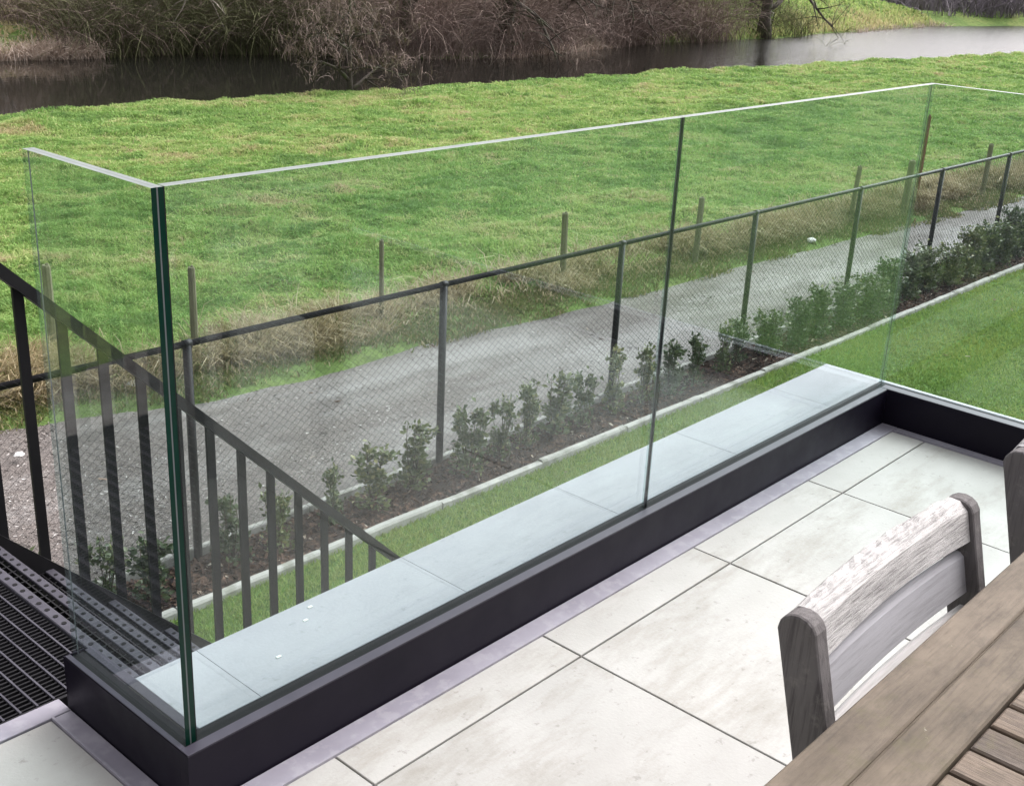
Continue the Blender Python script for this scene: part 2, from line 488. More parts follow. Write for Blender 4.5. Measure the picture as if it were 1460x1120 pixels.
M['ivy'] = leafmat('ivy_leaves', [(0, (0.02, 0.03, 0.012)), (0.5, (0.035, 0.05, 0.018)), (1, (0.06, 0.075, 0.03))], 0.6, 0.15)
M['stem'] = mat('brown_stem', (0.06, 0.045, 0.03), (0.10, 0.075, 0.05), 30, 0.9)
M['chip'] = leafmat('bark_chips', [(0, (0.03, 0.018, 0.013)), (0.5, (0.085, 0.05, 0.036)), (0.85, (0.17, 0.10, 0.07)), (1, (0.5, 0.42, 0.34))], 0.9, 0)
M['pebble'] = leafmat('gravel_pebbles', [(0, (0.14, 0.12, 0.11)), (0.7, (0.30, 0.27, 0.25)), (1, (0.6, 0.58, 0.56))], 0.75, 0)

# ------------------------------------------------------------------ setting geometry
GZ = -2.2          # garden level
DZ = -0.122        # deck level (kerb top is 0)
def fence_y(x): return 3.96 - 0.012 * (x - 2.5)
def fence_rail_z(x): return -0.856 - 0.0062 * (x - 2)
def lawn_edge_y(x): return 3.50 - 0.018 * (x - 2)
PX = [-15, 2.6, 4.0, 5.3, 7.2, 9.2, 11.9, 14.3, 15.8, 18.8, 40, 130]
PY = [8.2, 6.6, 6.15, 6.0, 5.92, 5.73, 5.55, 5.33, 5.17, 4.96, 3.6, -3]
def path_y(x): return np.interp(x, PX, PY)
NX = [-40, 9.4, 11.6, 15.8, 22, 29, 35, 49.3, 60, 80, 130]
NY = [23, 20.5, 20.5, 20.0, 19.3, 19.0, 18.2, 16.2, 14.2, 9.5, -6]
def near_y(x): return np.interp(x, NX, NY) + 0.35 * (vnoise(np.asarray(x, float) * 0.9, 0 * np.asarray(x, float), 3) - 0.5)
FX = [-40, 16, 18.7, 22, 25.1, 27.5, 29.6, 32.2, 36.1, 41.6, 47.3, 51.6, 53.6, 58.6, 66.2, 73.9, 77.8, 83.6, 95, 130]
FY = [36, 34.4, 34.4, 34.0, 32.6, 31, 29.1, 28.7, 29.3, 29.9, 30.3, 29.7, 29.2, 30.3, 30.7, 31.1, 30.1, 28.7, 22, 4]
def far_y(x): return np.interp(x, FX, FY) + 0.7 * (vnoise(np.asarray(x, float) * 0.5, 0 * np.asarray(x, float), 5) - 0.5)

def ss(a, b, x):
    t = np.clip((x - a) / (b - a), 0, 1); return t * t * (3 - 2 * t)

def height(x, y):
    x = np.asarray(x, float); y = np.asarray(y, float)
    py, ny, fy = path_y(x), near_y(x), far_y(x)
    h = np.full(np.broadcast(x, y).shape, GZ)
    bumps = 0.12 * (fbm(x * 0.55, y * 0.8, 11) - 0.5) + 0.20 * np.clip(fbm(x * 1.4, y * 1.9, 21) - 0.46, -0.04, 1) + 0.05 * (vnoise(x * 5, y * 5, 31) - 0.5)
    h = h + bumps * ss(0.1, 1.0, y - py)
    h = h - 0.06 * (1 - ss(-0.15, 0.25, y - py))
    h = h - 1.5 * ss(-0.15, 0.9, y - ny) * (1 - ss(0, 0.1, y - fy))
    prom = ss(46, 54, x) * (1 - ss(73, 77, x))
    farh = -2.95 + (0.75 + 0.75 * prom) * ss(-0.3, 3.0 + 1.5 * prom, y - fy) + 0.022 * np.clip(y - fy - 3, 0, 60) * (1 - prom)
    farh = farh + (0.25 * (fbm(x * 0.4, y * 0.4, 41) - 0.5) + 0.12 * (vnoise(x * 1.8, y * 1.8, 44) - 0.5)) * ss(0, 2, y - fy)
    k = ss(-1.2, 0.0, y - fy)
    return h * (1 - k) + farh * k

def grid(name, xs, ys, zf, mat_, kind='structure', parent=None):
    X, Y = np.meshgrid(xs, ys, indexing='ij')
    Z = zf(X, Y)
    v = np.stack([X, Y, Z], -1).reshape(-1, 3)
    n, m = len(xs), len(ys)
    i = np.arange(n - 1)[:, None] * m + np.arange(m - 1)[None, :]
    f = np.stack([i, i + m, i + m + 1, i + 1], -1).reshape(-1, 4)
    return npobj(name, v, f, mat_, parent, kind, smooth=True)

xs = np.concatenate([np.arange(-60, -6, 4), np.arange(-6, 2, 0.8), np.arange(2, 26, 0.13), np.arange(26, 52, 0.3), np.arange(52, 100, 0.8), np.arange(100, 261, 8)])
ys = np.concatenate([np.arange(-80, 2, 8), np.arange(2, 4.6, 0.6), np.arange(4.6, 21.5, 0.13), np.arange(21.5, 28, 1.0), np.arange(28, 38, 0.35), np.arange(38, 62, 1.0), np.arange(62, 202, 7)])
grid('meadow_ground', xs, ys, height, M['ground'])

# river sheet
grid('river', np.array([-60., 20, 60, 130, 260]), np.array([-80., 10, 40, 70]), lambda X, Y: X * 0 - 2.9, M['water'])

# lawn, bark bed and gravel path, sheets a few mm above the ground
def sheet(name, x0, x1, nx, ya, yb, ny_, zf, mat_):
    u = np.linspace(x0, x1, nx); vv = np.linspace(0, 1, ny_)
    X = np.repeat(u[:, None], ny_, 1)
    Y = ya(X) + (yb(X) - ya(X)) * vv[None, :]
    v = np.stack([X, Y, zf(X, Y)], -1).reshape(-1, 3)
    i = np.arange(nx - 1)[:, None] * ny_ + np.arange(ny_ - 1)[None, :]
    f = np.stack([i, i + ny_, i + ny_ + 1, i + 1], -1).reshape(-1, 4)
    return npobj(name, v, f, mat_, None, 'structure', smooth=True)
sheet('lawn', -6, 60, 130, lambda x: x * 0 - 12, lambda x: lawn_edge_y(x) - 0.03, 40, lambda x, y: GZ - 0.03 + 0.03 * (fbm(x * 0.8, y * 0.8, 51) - 0.5), M['lawn_soil'])
sheet('bark_bed', -4, 45, 400, lambda x: lawn_edge_y(x) + 0.01, lambda x: fence_y(x) + 0.0, 12, lambda x, y: GZ - 0.015 + 0.05 * (fbm(x * 4, y * 4, 61) - 0.4), M['mulch_soil'])
sheet('gravel_path', -12, 45, 500, lambda x: fence_y(x) - 0.01, lambda x: path_y(x) + 0.12 + 0.25 * (fbm(x * 2.3, x * 0 + 1, 71) - 0.5), 22, lambda x, y: GZ - 0.03 + 0.03 * (fbm(x * 1.2, y * 1.5, 81) - 0.5) + 0.02 * np.sin((y - fence_y(x)) * 2.2), M['gravel'])

# ------------------------------------------------------------------ terrace
deck = empty('terrace_deck', (0, 0, DZ), kind='structure')
def deck_child(o):
    o.parent = deck; o.matrix_parent_inverse = Matrix.Translation((0, 0, -DZ)); return o
b = MB()
b.box(-3.4, 2.70, -4.3, -0.036, DZ - 0.4, DZ - 0.022)
b.box(-3.4, -0.042, -0.036, 0.435, DZ - 0.4, DZ - 0.022)
deck_child(b.build('deck_slab', M['deck_base']))
T, X0, gap = 0.614, 0.244, 0.0045
tile_meshes = {}
def tile(x0, x1, y0, y1):
    key = (round(x1 - x0, 3), round(y1 - y0, 3))
    if key not in tile_meshes:
        w_, d_ = key
        tile_meshes[key] = MB().box(-w_ / 2, w_ / 2, -d_ / 2, d_ / 2, -0.02, 0, 0.0012).mesh('tile', M['tile'])
    o = bpy.data.objects.new('tile', tile_meshes[key])
    COL.objects.link(o)
    o.parent = deck
    o.location = ((x0 + x1) / 2, (y0 + y1) / 2, random.uniform(-0.0006, 0.0006))
ylines = [-0.094, -0.207] + [-0.207 - T * k for k in range(1, 7)]
for k in range(-6, 4):
    xa, xb = X0 + T * k, X0 + T * (k + 1)
    xb = min(xb, 2.655)
    if xb - xa < 0.05: continue
    for j in range(len(ylines) - 1):
        ya, yb = ylines[j + 1], ylines[j]
        if k == -1 and j == 0:
            tile(xa + gap / 2, -0.085, ya + gap / 2, 0.383)        # runs past the end of the kerb to the stair
            tile(-0.081, xb - gap / 2, ya + gap / 2, yb)
            continue
        if k < -1 and j == 0: yb = 0.383
        tile(xa + gap / 2, xb - gap / 2, ya + gap / 2, yb - (gap / 2 if j else 0))

# flashing strip round the foot of the glass kerb
fl = empty('edge_flashing', (1.3, -0.065, DZ), 'grey galvanised drip strip between the pale tiles and the black kerb', 'flashing')
def child(o, p):
    o.parent = p; o.matrix_parent_inverse = Matrix.Translation(-Vector(p.location)); return o
zt = DZ + 0.002
child(MB().box(-0.079, 2.697, -0.0915, -0.0365, zt - 0.02, zt, 0.001).box(-0.079, 2.655, -0.0935, -0.0916, zt - 0.02, zt + 0.003).build('metal_strip', M['galv']), fl)
child(MB().box(2.661, 2.697, -3.6, -0.0935, zt - 0.02, zt - 0.0005, 0.001).box(2.6575, 2.6606, -3.6, -0.0937, zt - 0.02, zt + 0.004).build('metal_strip', M['galv']), fl)
child(MB().box(-0.0785, -0.0415, -0.036, 0.385, zt - 0.02, zt, 0.001).box(-0.0835, -0.0787, -0.09, 0.385, zt - 0.02, zt + 0.004).build('metal_strip', M['galv']), fl)
child(MB().box(-3.4, -0.0415, 0.3865, 0.436, zt - 0.03, zt + 0.001, 0.001).build('metal_strip', M['galv']), fl)

# terrace wall with coping slabs
wl = empty('terrace_wall', (1.3, 0.13, GZ - 0.1), 'pale stone capped terrace wall below the glass, slabs laid end to end', 'wall')
child(MB().box(0.0245, 2.741, 0.039, 0.222, GZ - 0.1, -0.03).box(2.742, 2.775, -3.6, 0.038, GZ - 0.1, -0.03).build('wall_face', M['wall']), wl)
seams = [0.024, 0.163, 0.726, 1.289, 1.852, 2.415, 2.79]
for a, c in zip(seams[:-1], seams[1:]):
    child(MB().box(a + 0.0004, c - 0.0004, 0.0272, 0.243, -0.029, -0.005, 0.0006).build('coping_slab', M['coping']), wl)
for k in range(6):
    child(MB().box(2.7705, 2.79, 0.0245 - 0.6 * (k + 1) + 0.002, 0.0262 - 0.6 * k, -0.029, -0.004, 0.002).build('coping_slab', M['coping']), wl)

# ------------------------------------------------------------------ glass balustrade
GL = 2.745
gb = empty('glass_balustrade', (1.3, 0, DZ), 'frameless tinted glass guard rising from a black metal base round the terrace edge', 'balustrade')
kz = -0.0005
child(MB().box(-0.040, 2.699, -0.034, -0.0068, DZ - 0.02, 0, 0.0015).build('base_channel', M['black_metal']), gb)
child(MB().box(-0.040, -0.0268, -0.0066, 0.395, DZ - 0.02, kz, 0.0012).box(-0.0402, 0.003, 0.3952, 0.3985, DZ - 0.02, kz).build('base_channel', M['black_metal']), gb)
child(MB().box(2.7002, 2.7385, -3.6, -0.0066, DZ - 0.02, kz, 0.0015).build('base_channel', M['black_metal']), gb)
child(MB().box(-0.0385, 2.698, -0.0325, -0.0085, 0.0002, 0.0012, 0.0004).build('top_sheen_strip', M['sheen_metal']), gb)  # added strips: paler colour stands for sky sheen on the kerb top
child(MB().box(-0.0385, -0.0280, -0.0080, 0.3935, 0.0002, 0.0012, 0.0004).build('top_sheen_strip', M['sheen_metal']), gb)
child(MB().box(2.7015, 2.737, -3.6, -0.0090, 0.0002, 0.0012, 0.0004).build('top_sheen_strip', M['sheen_metal']), gb)
child(MB().box(0.003, 0.0232, 0.0264, 0.395, -0.3, -0.003, 0.001).build('edge_lip', M['sheen_metal']), gb)
child(MB().box(-0.0264, 2.7384, -0.0064, 0.0262, -0.06, -0.0055).box(-0.0264, 0.0028, 0.0264, 0.3948, -0.06, -0.0055).box(2.7388, 2.7698, -3.6, 0.0258, -0.06, -0.0060).build('gasket', M['gasket']), gb)

def pane(x0, x1, y0, y1, thick_axis, dark=(), z0=-0.03, z1=1.0):
    """laminated pane: two leaves, interlayer line on the rim; slots 0 glass 1 end 2 rim 3 interlayer"""
    s = MB()
    e = 0.0013
    if thick_axis == 'y':
        mid = (y0 + y1) / 2
        ysq = [y0, mid - e, mid + e, y1]
        def P(u, t, z): return (u, t, z)
        u0, u1, tt = x0, x1, ysq
    else:
        mid = (x0 + x1) / 2
        tt = [x0, mid - e, mid + e, x1]
        def P(u, t, z): return (t, u, z)
        u0, u1 = y0, y1
    for u in (u0, u1):
        for t in tt:
            for z in (z0, z1): s.v.append(P(u, t, z))
    I = lambda a, t, z: a * 8 + t * 2 + z
    def add(q, m):
        q = [Vector(s.v[i]) for i in q], q
        s.face(q[1], m)
    add([I(0, 0, 0), I(1, 0, 0), I(1, 0, 1), I(0, 0, 1)], 0)
    add([I(1, 3, 0), I(0, 3, 0), I(0, 3, 1), I(1, 3, 1)], 0)
    for k in range(3):
        m = 3 if k == 1 else 2
        add([I(0, k, 1), I(1, k, 1), I(1, k + 1, 1), I(0, k + 1, 1)], m)
        add([I(0, k + 1, 0), I(1, k + 1, 0), I(1, k, 0), I(0, k, 0)], 0)
        for a in (0, 1):
            q = [I(a, k, 0), I(a, k, 1), I(a, k + 1, 1), I(a, k + 1, 0)]
            add(q if a == 0 else q[::-1], 3 if k == 1 else (1 if a in dark else 0))
    if thick_axis == 'x':
        s.f = [f[::-1] for f in s.f]
    return child(s.build('glass_pane', [M['glass'], M['glass_end'], M['glass_top'], M['interlayer']]), gb)
JX = 1.3756
pane(-0.0215, -0.0005, 0.0, 0.394, 'x', (0,))
pane(0.0025, JX - 0.002, 0.0, 0.021, 'y')
pane(JX + 0.002, GL - 0.002, 0.0, 0.021, 'y')
pane(GL, GL + 0.021, -3.6, 0.021, 'x')
child(MB().box(-0.0004, 0.0024, 0.001, 0.012, -0.0053, 0.9995).build('corner_seal', M['gasket']), gb)
child(MB().box(JX - 0.0019, JX + 0.0019, 0.004, 0.0125, -0.0053, 0.9990).build('joint_seal', M['gasket']), gb)

# ------------------------------------------------------------------ steel stair
st = empty('steel_staircase', (0.5, 0.9, DZ), 'dark steel stair with perforated nosings and barred railing going down beside the terrace', 'staircase')
YN, YF = 0.262, 1.575
RISE, RUN, NOS0 = 0.189, 0.1935, 0.094
def zrail(x): return 0.468 - 0.985 * (x - 0.452)
def ztop(x): return -0.448 - 0.985 * (x - 0.478)
lg = child(MB().box(-1.6, -1.575, 0.441, YF - 0.012, DZ - 0.035, DZ - 0.004).box(-1.574, 0.092, 0.441, 0.449, DZ - 0.035, DZ - 0.004).box(-1.574, 0.092, YF - 0.02, YF - 0.0125, DZ - 0.035, DZ - 0.004).build('landing_grating', M['rail_metal']), st)
bars = MB()
y = 0.456
while y < YF - 0.03:
    bars.box(-1.574, 0.090, y, y + 0.004, DZ - 0.034, DZ - 0.005); y += 0.0142
o = bars.build('bearing_bars', M['rail_metal'], kind='stuff'); o.parent = lg; child_inv = Matrix.Identity(4)
rod = MB().box(-0.002, 0.002, 0.4495, YF - 0.0205, -0.008, -0.0025).mesh('cross_rod', M['nosing'])
for k in range(1, 46):
    o = bpy.data.objects.new('cross_rod', rod); COL.objects.link(o); o.parent = lg; o.matrix_parent_inverse = child_inv
    o.location = (0.0975 - 0.0353 * k, 0, DZ)
def nosing(parent, x, z, y0, y1):
    n_ = MB().box(x, x + 0.028, y0, y1, z - 0.03, z, 0.002).build('nosing', M['nosing'])
    n_.parent = parent; n_.matrix_parent_inverse = child_inv
    s = MB()
    yy = y0 + 0.02
    while yy < y1 - 0.01:
        s.tube([(x + 0.014, yy, z - 0.001), (x + 0.014, yy, z + 0.0012)], 0.0062, 8, smooth=False); yy += 0.0385
    h = s.build('nosing_hole_disc', M['gasket'], kind='stuff'); h.parent = parent; h.matrix_parent_inverse = child_inv  # raised dark discs painted in place of the shaded nosing holes
nosing(lg, NOS0, DZ, 0.4, YF - 0.02)
for k in range(1, 11):
    x, z = NOS0 + RUN * k, DZ - RISE * k
    tb = MB()
    xa = x - RUN - 0.01
    tb.box(xa, x - 0.002, YN + 0.006, YN + 0.011, z - 0.03, z - 0.003)
    tb.box(xa, x - 0.002, YF - 0.02, YF - 0.0145, z - 0.03, z - 0.003)
    xx = xa
    while xx < x - 0.005:
        tb.box(xx, xx + 0.004, YN + 0.0115, YF - 0.0205, z - 0.028, z - 0.0045); xx += 0.021
    yy = YN + 0.03
    while yy < YF - 0.04:
        tb.box(xa + 0.0045, x - 0.0025, yy, yy + 0.0035, z - 0.027, z - 0.004); yy += 0.035
    # closed riser plate
    tb.box(x + 0.022, x + 0.0265, YN + 0.006, YF - 0.0145, z - RISE + 0.002, z - 0.0305)
    tr_ = child(tb.build('tread', M['rail_metal']), st)
    nosing(tr_, x, z, YN + 0.006, YF - 0.0145)
def stringer(ya, yb):
    xs0, xs1 = 0.10, 2.30
    return child(MB().prism([(xs0, ztop(xs0)), (xs1, ztop(xs1)), (xs1, ztop(xs1) - 0.30), (xs0, ztop(xs0) - 0.30)][::-1], 'y', ya, yb).build('stringer', M['rail_metal']), st)
stringer(YF - 0.012, YF)
stringer(YN - 0.008, YN + 0.004)
# landing side plate + handrail + balusters on the far side
child(MB().box(-1.6, 0.0985, YF - 0.012, YF, DZ - 0.22, DZ + 0.03).build('landing_plate', M['rail_metal']), st)
hx1 = 2.16
hr = MB()
sec = [(-0.0175, -0.02), (0.0175, -0.02), (0.0175, 0.02), (-0.0175, 0.02)]
xk = 0.06
pr = [(-1.6, zrail(xk)), (xk, zrail(xk)), (hx1, zrail(hx1)), (hx1, zrail(hx1) - 0.042), (xk - 0.010, zrail(xk) - 0.037), (-1.6, zrail(xk) - 0.037)]
hr.prism(pr[::-1], 'y', YF - 0.03, YF + 0.012)
child(hr.build('handrail', M['rail_metal']), st)
x = 0.497 - 0.1205 * 3
while x < hx1:
    zt_, zb_ = zrail(x + 0.017) - 0.012, ztop(x) - 0.06
    child(MB().box(x - 0.0155, x + 0.0155, YF + 0.0002, YF + 0.0105, zb_, zt_).build('baluster', M['rail_metal']), st)
    x += 0.1205
x = 0.015
while x > -1.6:
    child(MB().box(x - 0.0155, x + 0.0155, YF + 0.0002, YF + 0.0105, DZ - 0.1, zrail(xk) - 0.03).build('baluster', M['rail_metal']), st)
    x -= 0.1205
child(MB().box(hx1 - 0.02, hx1 + 0.02, YF - 0.03, YF + 0.012, GZ, zrail(hx1) - 0.055).build('newel_post', M['rail_metal']), st)

# ------------------------------------------------------------------ chain link fence
fx0, fx1 = -1.5, 24.9
fe = empty('chain_link_fence', (10, fence_y(10), GZ), 'dark chain link fence with round top rail between bark bed and gravel path', 'fence')
posts_x = [-1.46, 0.54, 2.545, 4.55, 6.52, 8.50, 10.51, 12.48, 14.46, 16.45, 18.45, 20.45, 22.45, 24.45]
for x in posts_x:
    y_, zt_ = fence_y(x), fence_rail_z(x)
    p = MB().tube([(x, y_, GZ - 0.3), (x, y_, zt_ - 0.005)], 0.0265, 12)
    p.tube([(x - 0.025, fence_y(x - 0.025), zt_), (x + 0.025, fence_y(x + 0.025), zt_)], 0.0255, 10)
    child(p.build('post', M['rail_metal']), fe)
child(MB().tube([(fx0, fence_y(fx0), fence_rail_z(fx0)), (fx1, fence_y(fx1), fence_rail_z(fx1))], 0.019, 12).build('top_rail', M['rail_metal']), fe)
# wires: two crossing families, cheap 3-sided prisms
def wires():
    V, F = [], []
    sl = 0.8
    L_ = fx1 - fx0
    z_lo = GZ + 0.05
    for fam in (1, -1):
        k0, k1 = -int(sl * L_ / 0.052) - 40, int(sl * L_ / 0.052) + 40
        for k in range(k0, k1):
            off = 0.052 * k
            # z(x) = z_lo + off + fam*sl*(x-fx0), between z_lo and rail
            xa, xb = fx0, fx1
            def xz(z): return fx0 + (z - z_lo - off) / (fam * sl)
            zt_ = -0.86 - 0.0062 * ((fx0 + fx1) / 2 - 2)
            # solve against sloping rail
            g = fam * sl + 0.0062
            xr = ((-0.856 + 0.0124 + 0.02) - z_lo - off + fam * sl * fx0) / g
            xl = xz(z_lo)
            lo, hi = max(min(xr, xl), fx0), min(max(xr, xl), fx1)
            if hi - lo < 0.01: continue
            pa = np.array([lo, fence_y(lo) - 0.022 + 0.0016 * fam, z_lo + off + fam * sl * (lo - fx0)])
            pb = np.array([hi, fence_y(hi) - 0.022 + 0.0016 * fam, z_lo + off + fam * sl * (hi - fx0)])
            b = len(V)
            r_ = 0.0018 if fam < 0 else 0.0008
            for p_ in (pa, pb):
                for an in (0.5, 2.6, 4.7):
                    V.append(p_ + np.array([-math.cos(an) * r_ * 0.6, math.sin(an) * r_, math.cos(an) * r_]))
            for i in range(3):
                j = (i + 1) % 3
                F.append((b + i, b + j, b + 3 + j, b + 3 + i))
    return np.array(V), np.array(F)
v_, f_ = wires()
child(npobj('wire_mesh', v_, f_, M['rail_metal'], None, 'stuff'), fe)

# ------------------------------------------------------------------ concrete edging
def edging(name, label, yf, x0, x1, width, z0, z1, seed):
    random.seed(seed)
    t = empty(name, ((x0 + x1) / 2, float(yf((x0 + x1) / 2)), GZ), label, 'kerb')
    x = x0
    while x < x1:
        xe = x + 0.99
        dy = random.uniform(-0.006, 0.006); dz = random.uniform(-0.006, 0.006)
        y0, y1 = float(yf(x)) + dy, float(yf(xe)) + dy
        s = MB()
        # slightly worn profile
        n = 6
        for i in range(n + 1):
            u = i / n
            xx = x + 0.002 + (xe - x - 0.004) * u
            yy = y0 + (y1 - y0) * u
            jz = random.uniform(-0.004, 0.002); jy = random.uniform(-0.003, 0.003)
            e = width * 0.18
            for (dy_, zz) in ((0, z0), (0 + jy, z1 - e + jz), (e + jy, z1 + dz + jz), (width - e + jy, z1 + dz + jz), (width, z1 - e + jz), (width, z0)):
                s.v.append((xx, yy - width / 2 + dy_, zz))
        for i in range(n):
            for k in range(5):
                a = i * 6 + k
                s.face([a, a + 6, a + 7, a + 1], 0)
        s.face([0, 1, 2, 3, 4, 5]); s.face([n * 6 + q for q in (5, 4, 3, 2, 1, 0)])
        child(s.build('edging_stone', M['concrete']), t)
        x += 1.0
    return t
edging('lawn_edging', 'weathered concrete edging stones dividing the lawn from the bark bed', lawn_edge_y, 0.1, 30, 0.055, GZ - 0.2, GZ + 0.018, 3)
edging('fence_edging', 'pale concrete gravel boards under the wire fence at the back of the bed', lambda x: fence_y(x) + 0.035, -0.6, 26, 0.045, GZ - 0.2, GZ + 0.04, 4)

# ------------------------------------------------------------------ garden table and chairs
TZ = 0.63
tb = empty('garden_table', (0.5, -1.7, DZ), 'weathered brown wooden garden table with slatted top and broad border boards', 'table')
tx0, tx1, ty0, ty1 = -0.38, 1.52, -2.22, -1.146
def tchild(mb, name, m): return child(mb.build(name, m), tb)
for (ya, yb) in ((-1.2035, ty1), (-1.2618, -1.2055)):
    tchild(MB().box(tx0, tx1, ya, yb, TZ - 0.028, TZ, 0.0025), 'border_board', M['table_x'])
tchild(MB().box(tx0, tx1, -1.2056, -1.2034, TZ - 0.02, TZ - 0.004), 'bead_strip', M['table_x'])
for (ya, yb) in ((ty0, ty0 + 0.0575), (ty0 + 0.0595, ty0 + 0.1158)):
    tchild(MB().box(tx0, tx1, ya, yb, TZ - 0.028, TZ, 0.0025), 'border_board', M['table_x'])
for (xa, xb) in ((tx0, tx0 + 0.11), (tx1 - 0.11, tx1)):
    tchild(MB().box(xa, xb, ty0 + 0.1175, -1.2636, TZ - 0.028, TZ - 0.0006, 0.0025), 'end_board', M['table_y'])
xk = tx0 + 0.114
x = 0.0558 - 0.0522 * 40
while x < tx1 - 0.11:
    xa, xb = x + 0.0028, x + 0.0522 - 0.0028
    if xa > tx0 + 0.112 and xb < tx1 - 0.112:
        dz = random.uniform(-0.0012, 0.0006)
        tchild(MB().box(xa, xb, ty0 + 0.1180, -1.2645, TZ - 0.026, TZ - 0.003 + dz, 0.0022), 'slat', M['table_y'])
    x += 0.0522
tchild(MB().box(tx0 + 0.06, tx1 - 0.06, -1.235, -1.21, TZ - 0.10, TZ - 0.029).box(tx0 + 0.06, tx1 - 0.06, ty0 + 0.06, ty0 + 0.085, TZ - 0.10, TZ - 0.029).box(0.55, 0.59, ty0 + 0.086, -1.2355, TZ - 0.06, TZ - 0.029), 'apron', M['table_x'])
for lx in (tx0 + 0.13, tx1 - 0.13):
    for ly in (-1.27, ty0 + 0.12):
        tchild(MB().box(lx - 0.035, lx + 0.035, ly - 0.034, ly + 0.034, DZ, TZ - 0.03, 0.002), 'leg', M['table_x'])

def chair(x0, label):
    """garden chair facing the table (-Y); x0 = left side"""
    c = empty('garden_chair', (x0 + 0.225, -1.2, DZ), label, 'chair', 'garden chairs pushed up to the table')
    W = 0.462
    lean = math.tan(R(15))
    zt_ = 0.688
    ytop = -1.052
    def yb(z): return ytop - (zt_ - z) * lean if z > 0.33 else ytop - (zt_ - 0.33) * lean + (0.33 - z) * 0.06
    def part(mb, name, m): return child(mb.build(name, m), c)
    pt, pd = 0.028, 0.050
    for xa in (x0, x0 + W - pt):
        prof = []
        r_ = pd / 2
        cz = zt_ - r_
        for k in range(9):
            an = math.pi * k / 8
            prof.append((yb(cz) + 0.0 + r_ * math.cos(an), cz + r_ * math.sin(an)))
        prof += [(yb(0.33) - r_, 0.33), (yb(DZ) - r_, DZ), (yb(DZ) + r_, DZ), (yb(0.33) + r_, 0.33)]
        s = MB().prism(prof, 'x', xa, xa + pt)
        o = part(s, 'back_post', M['teak_z'])
        bm_bevel(o, 0.004)
    # curved top rail: several spans
    def rail(zc_mid, zc_end, hgt, thick, name, m, bow, jag=0.0, dip=0.0):
        s = MB(); n = 28
        a0, a1 = x0 + pt - 0.002, x0 + W - pt + 0.002
        rings = []
        for i in range(n + 1):
            u = i / n
            xx = a0 + (a1 - a0) * u
            bowy = bow * 4 * u * (1 - u)
            zc = zc_end + (zc_mid - zc_end) * 4 * u * (1 - u)
            zt2, zb2 = zc + hgt / 2, zc - hgt / 2
            e = thick * 0.28
            j = lambda: random.uniform(-jag, jag)
            sect = [(-thick / 2, zb2), (thick / 2, zb2), (thick / 2, zt2 - e), (thick / 2 - e, zt2 + j()), (0, zt2 + j() + 0.001), (-thick / 2 + e, zt2 + j()), (-thick / 2, zt2 - e)]
            for (dy, z) in sect:
                s.v.append((xx, yb(z) + dy + bowy, z))
        k = 7
        for i in range(n):
            for q in range(k):
                p_ = (q + 1) % k
                s.face([i * k + q, i * k + p_, (i + 1) * k + p_, (i + 1) * k + q][::-1], 0, False)
        s.face(list(range(k))); s.face([n * k + q for q in range(k)][::-1])
        return part(s, name, m)
    rail(0.664, 0.659, 0.052, 0.038, 'top_rail', M['teak_x'], 0.007, 0.0016)
    rail(0.588, 0.585, 0.055, 0.016, 'back_slat', M['teak_slat'], 0.006)
    rail(0.511, 0.508, 0.055, 0.016, 'back_slat', M['teak_slat'], 0.006)
    rail(0.436, 0.434, 0.055, 0.016, 'back_slat', M['teak_slat'], 0.006)
    rail(0.365, 0.362, 0.055, 0.017, 'back_slat', M['teak_slat'], 0.008)
    # seat slats, seat rails, front legs, arms-free
    for k in range(6):
        ya = -1.175 - 0.072 * k
        part(MB().box(x0 + 0.003, x0 + W - 0.003, ya - 0.062, ya, 0.312, 0.330, 0.002), 'seat_slat', M['teak_slat'])
    for xa in (x0 + 0.004, x0 + W - 0.03):
        part(MB().box(xa, xa + 0.026, -1.60, -1.17, 0.25, 0.3115), 'seat_rail', M['teak_z'])
        part(MB().box(xa - 0.003, xa + 0.032, -1.64, -1.603, DZ, 0.311, 0.002), 'leg', M['teak_z'])
    return c

import bmesh
def bm_bevel(o, w_):
    bm = bmesh.new(); bm.from_mesh(o.data)
    es = [e for e in bm.edges if len(e.link_faces) == 2 and e.calc_face_angle(0) > 1.2]
    bmesh.ops.bevel(bm, geom=es, offset=w_, segments=2, affect='EDGES', profile=0.5)
    bm.to_mesh(o.data); bm.free()
chair(0.108, 'silvered wooden garden chair with curved top rail in full view behind the table')
chair(0.775, 'second wooden garden chair, only its left back post showing at the right edge')

# ------------------------------------------------------------------ scatter helpers
def blades(pos, h, w_, lean, tint, name, m, kind='stuff', parent=None, curve=True):
    """pos (n,3); each blade a bent two-piece strip ending in a point (1 quad as two tris + tip)"""
    n = len(pos)
    an = rng.uniform(0, 2 * np.pi, n)
    side = np.stack([np.cos(an), np.sin(an), np.zeros(n)], 1) * (w_ / 2)[:, None]
    la = rng.uniform(0, 2 * np.pi, n)
    ld = np.stack([np.cos(la), np.sin(la), np.zeros(n)], 1)
    upv = np.array([0, 0, 1.0])
    p1 = pos + upv * (h * 0.55)[:, None] + ld * (lean * h * 0.30)[:, None]
    p2 = pos + upv * (h * np.maximum(0.25, 1 - 0.35 * lean))[:, None] + ld * (lean * h)[:, None]
    v = np.concatenate([pos - side, pos + side, p1 - side * 0.8, p1 + side * 0.8, p2], 0)
    i = np.arange(n)
    f = np.concatenate([np.stack([i, i + n, i + 3 * n], 1), np.stack([i, i + 3 * n, i + 2 * n], 1), np.stack([i + 2 * n, i + 3 * n, i + 4 * n], 1)], 0)
    return npobj(name, v, f, m, parent, kind, np.concatenate([tint] * 3))

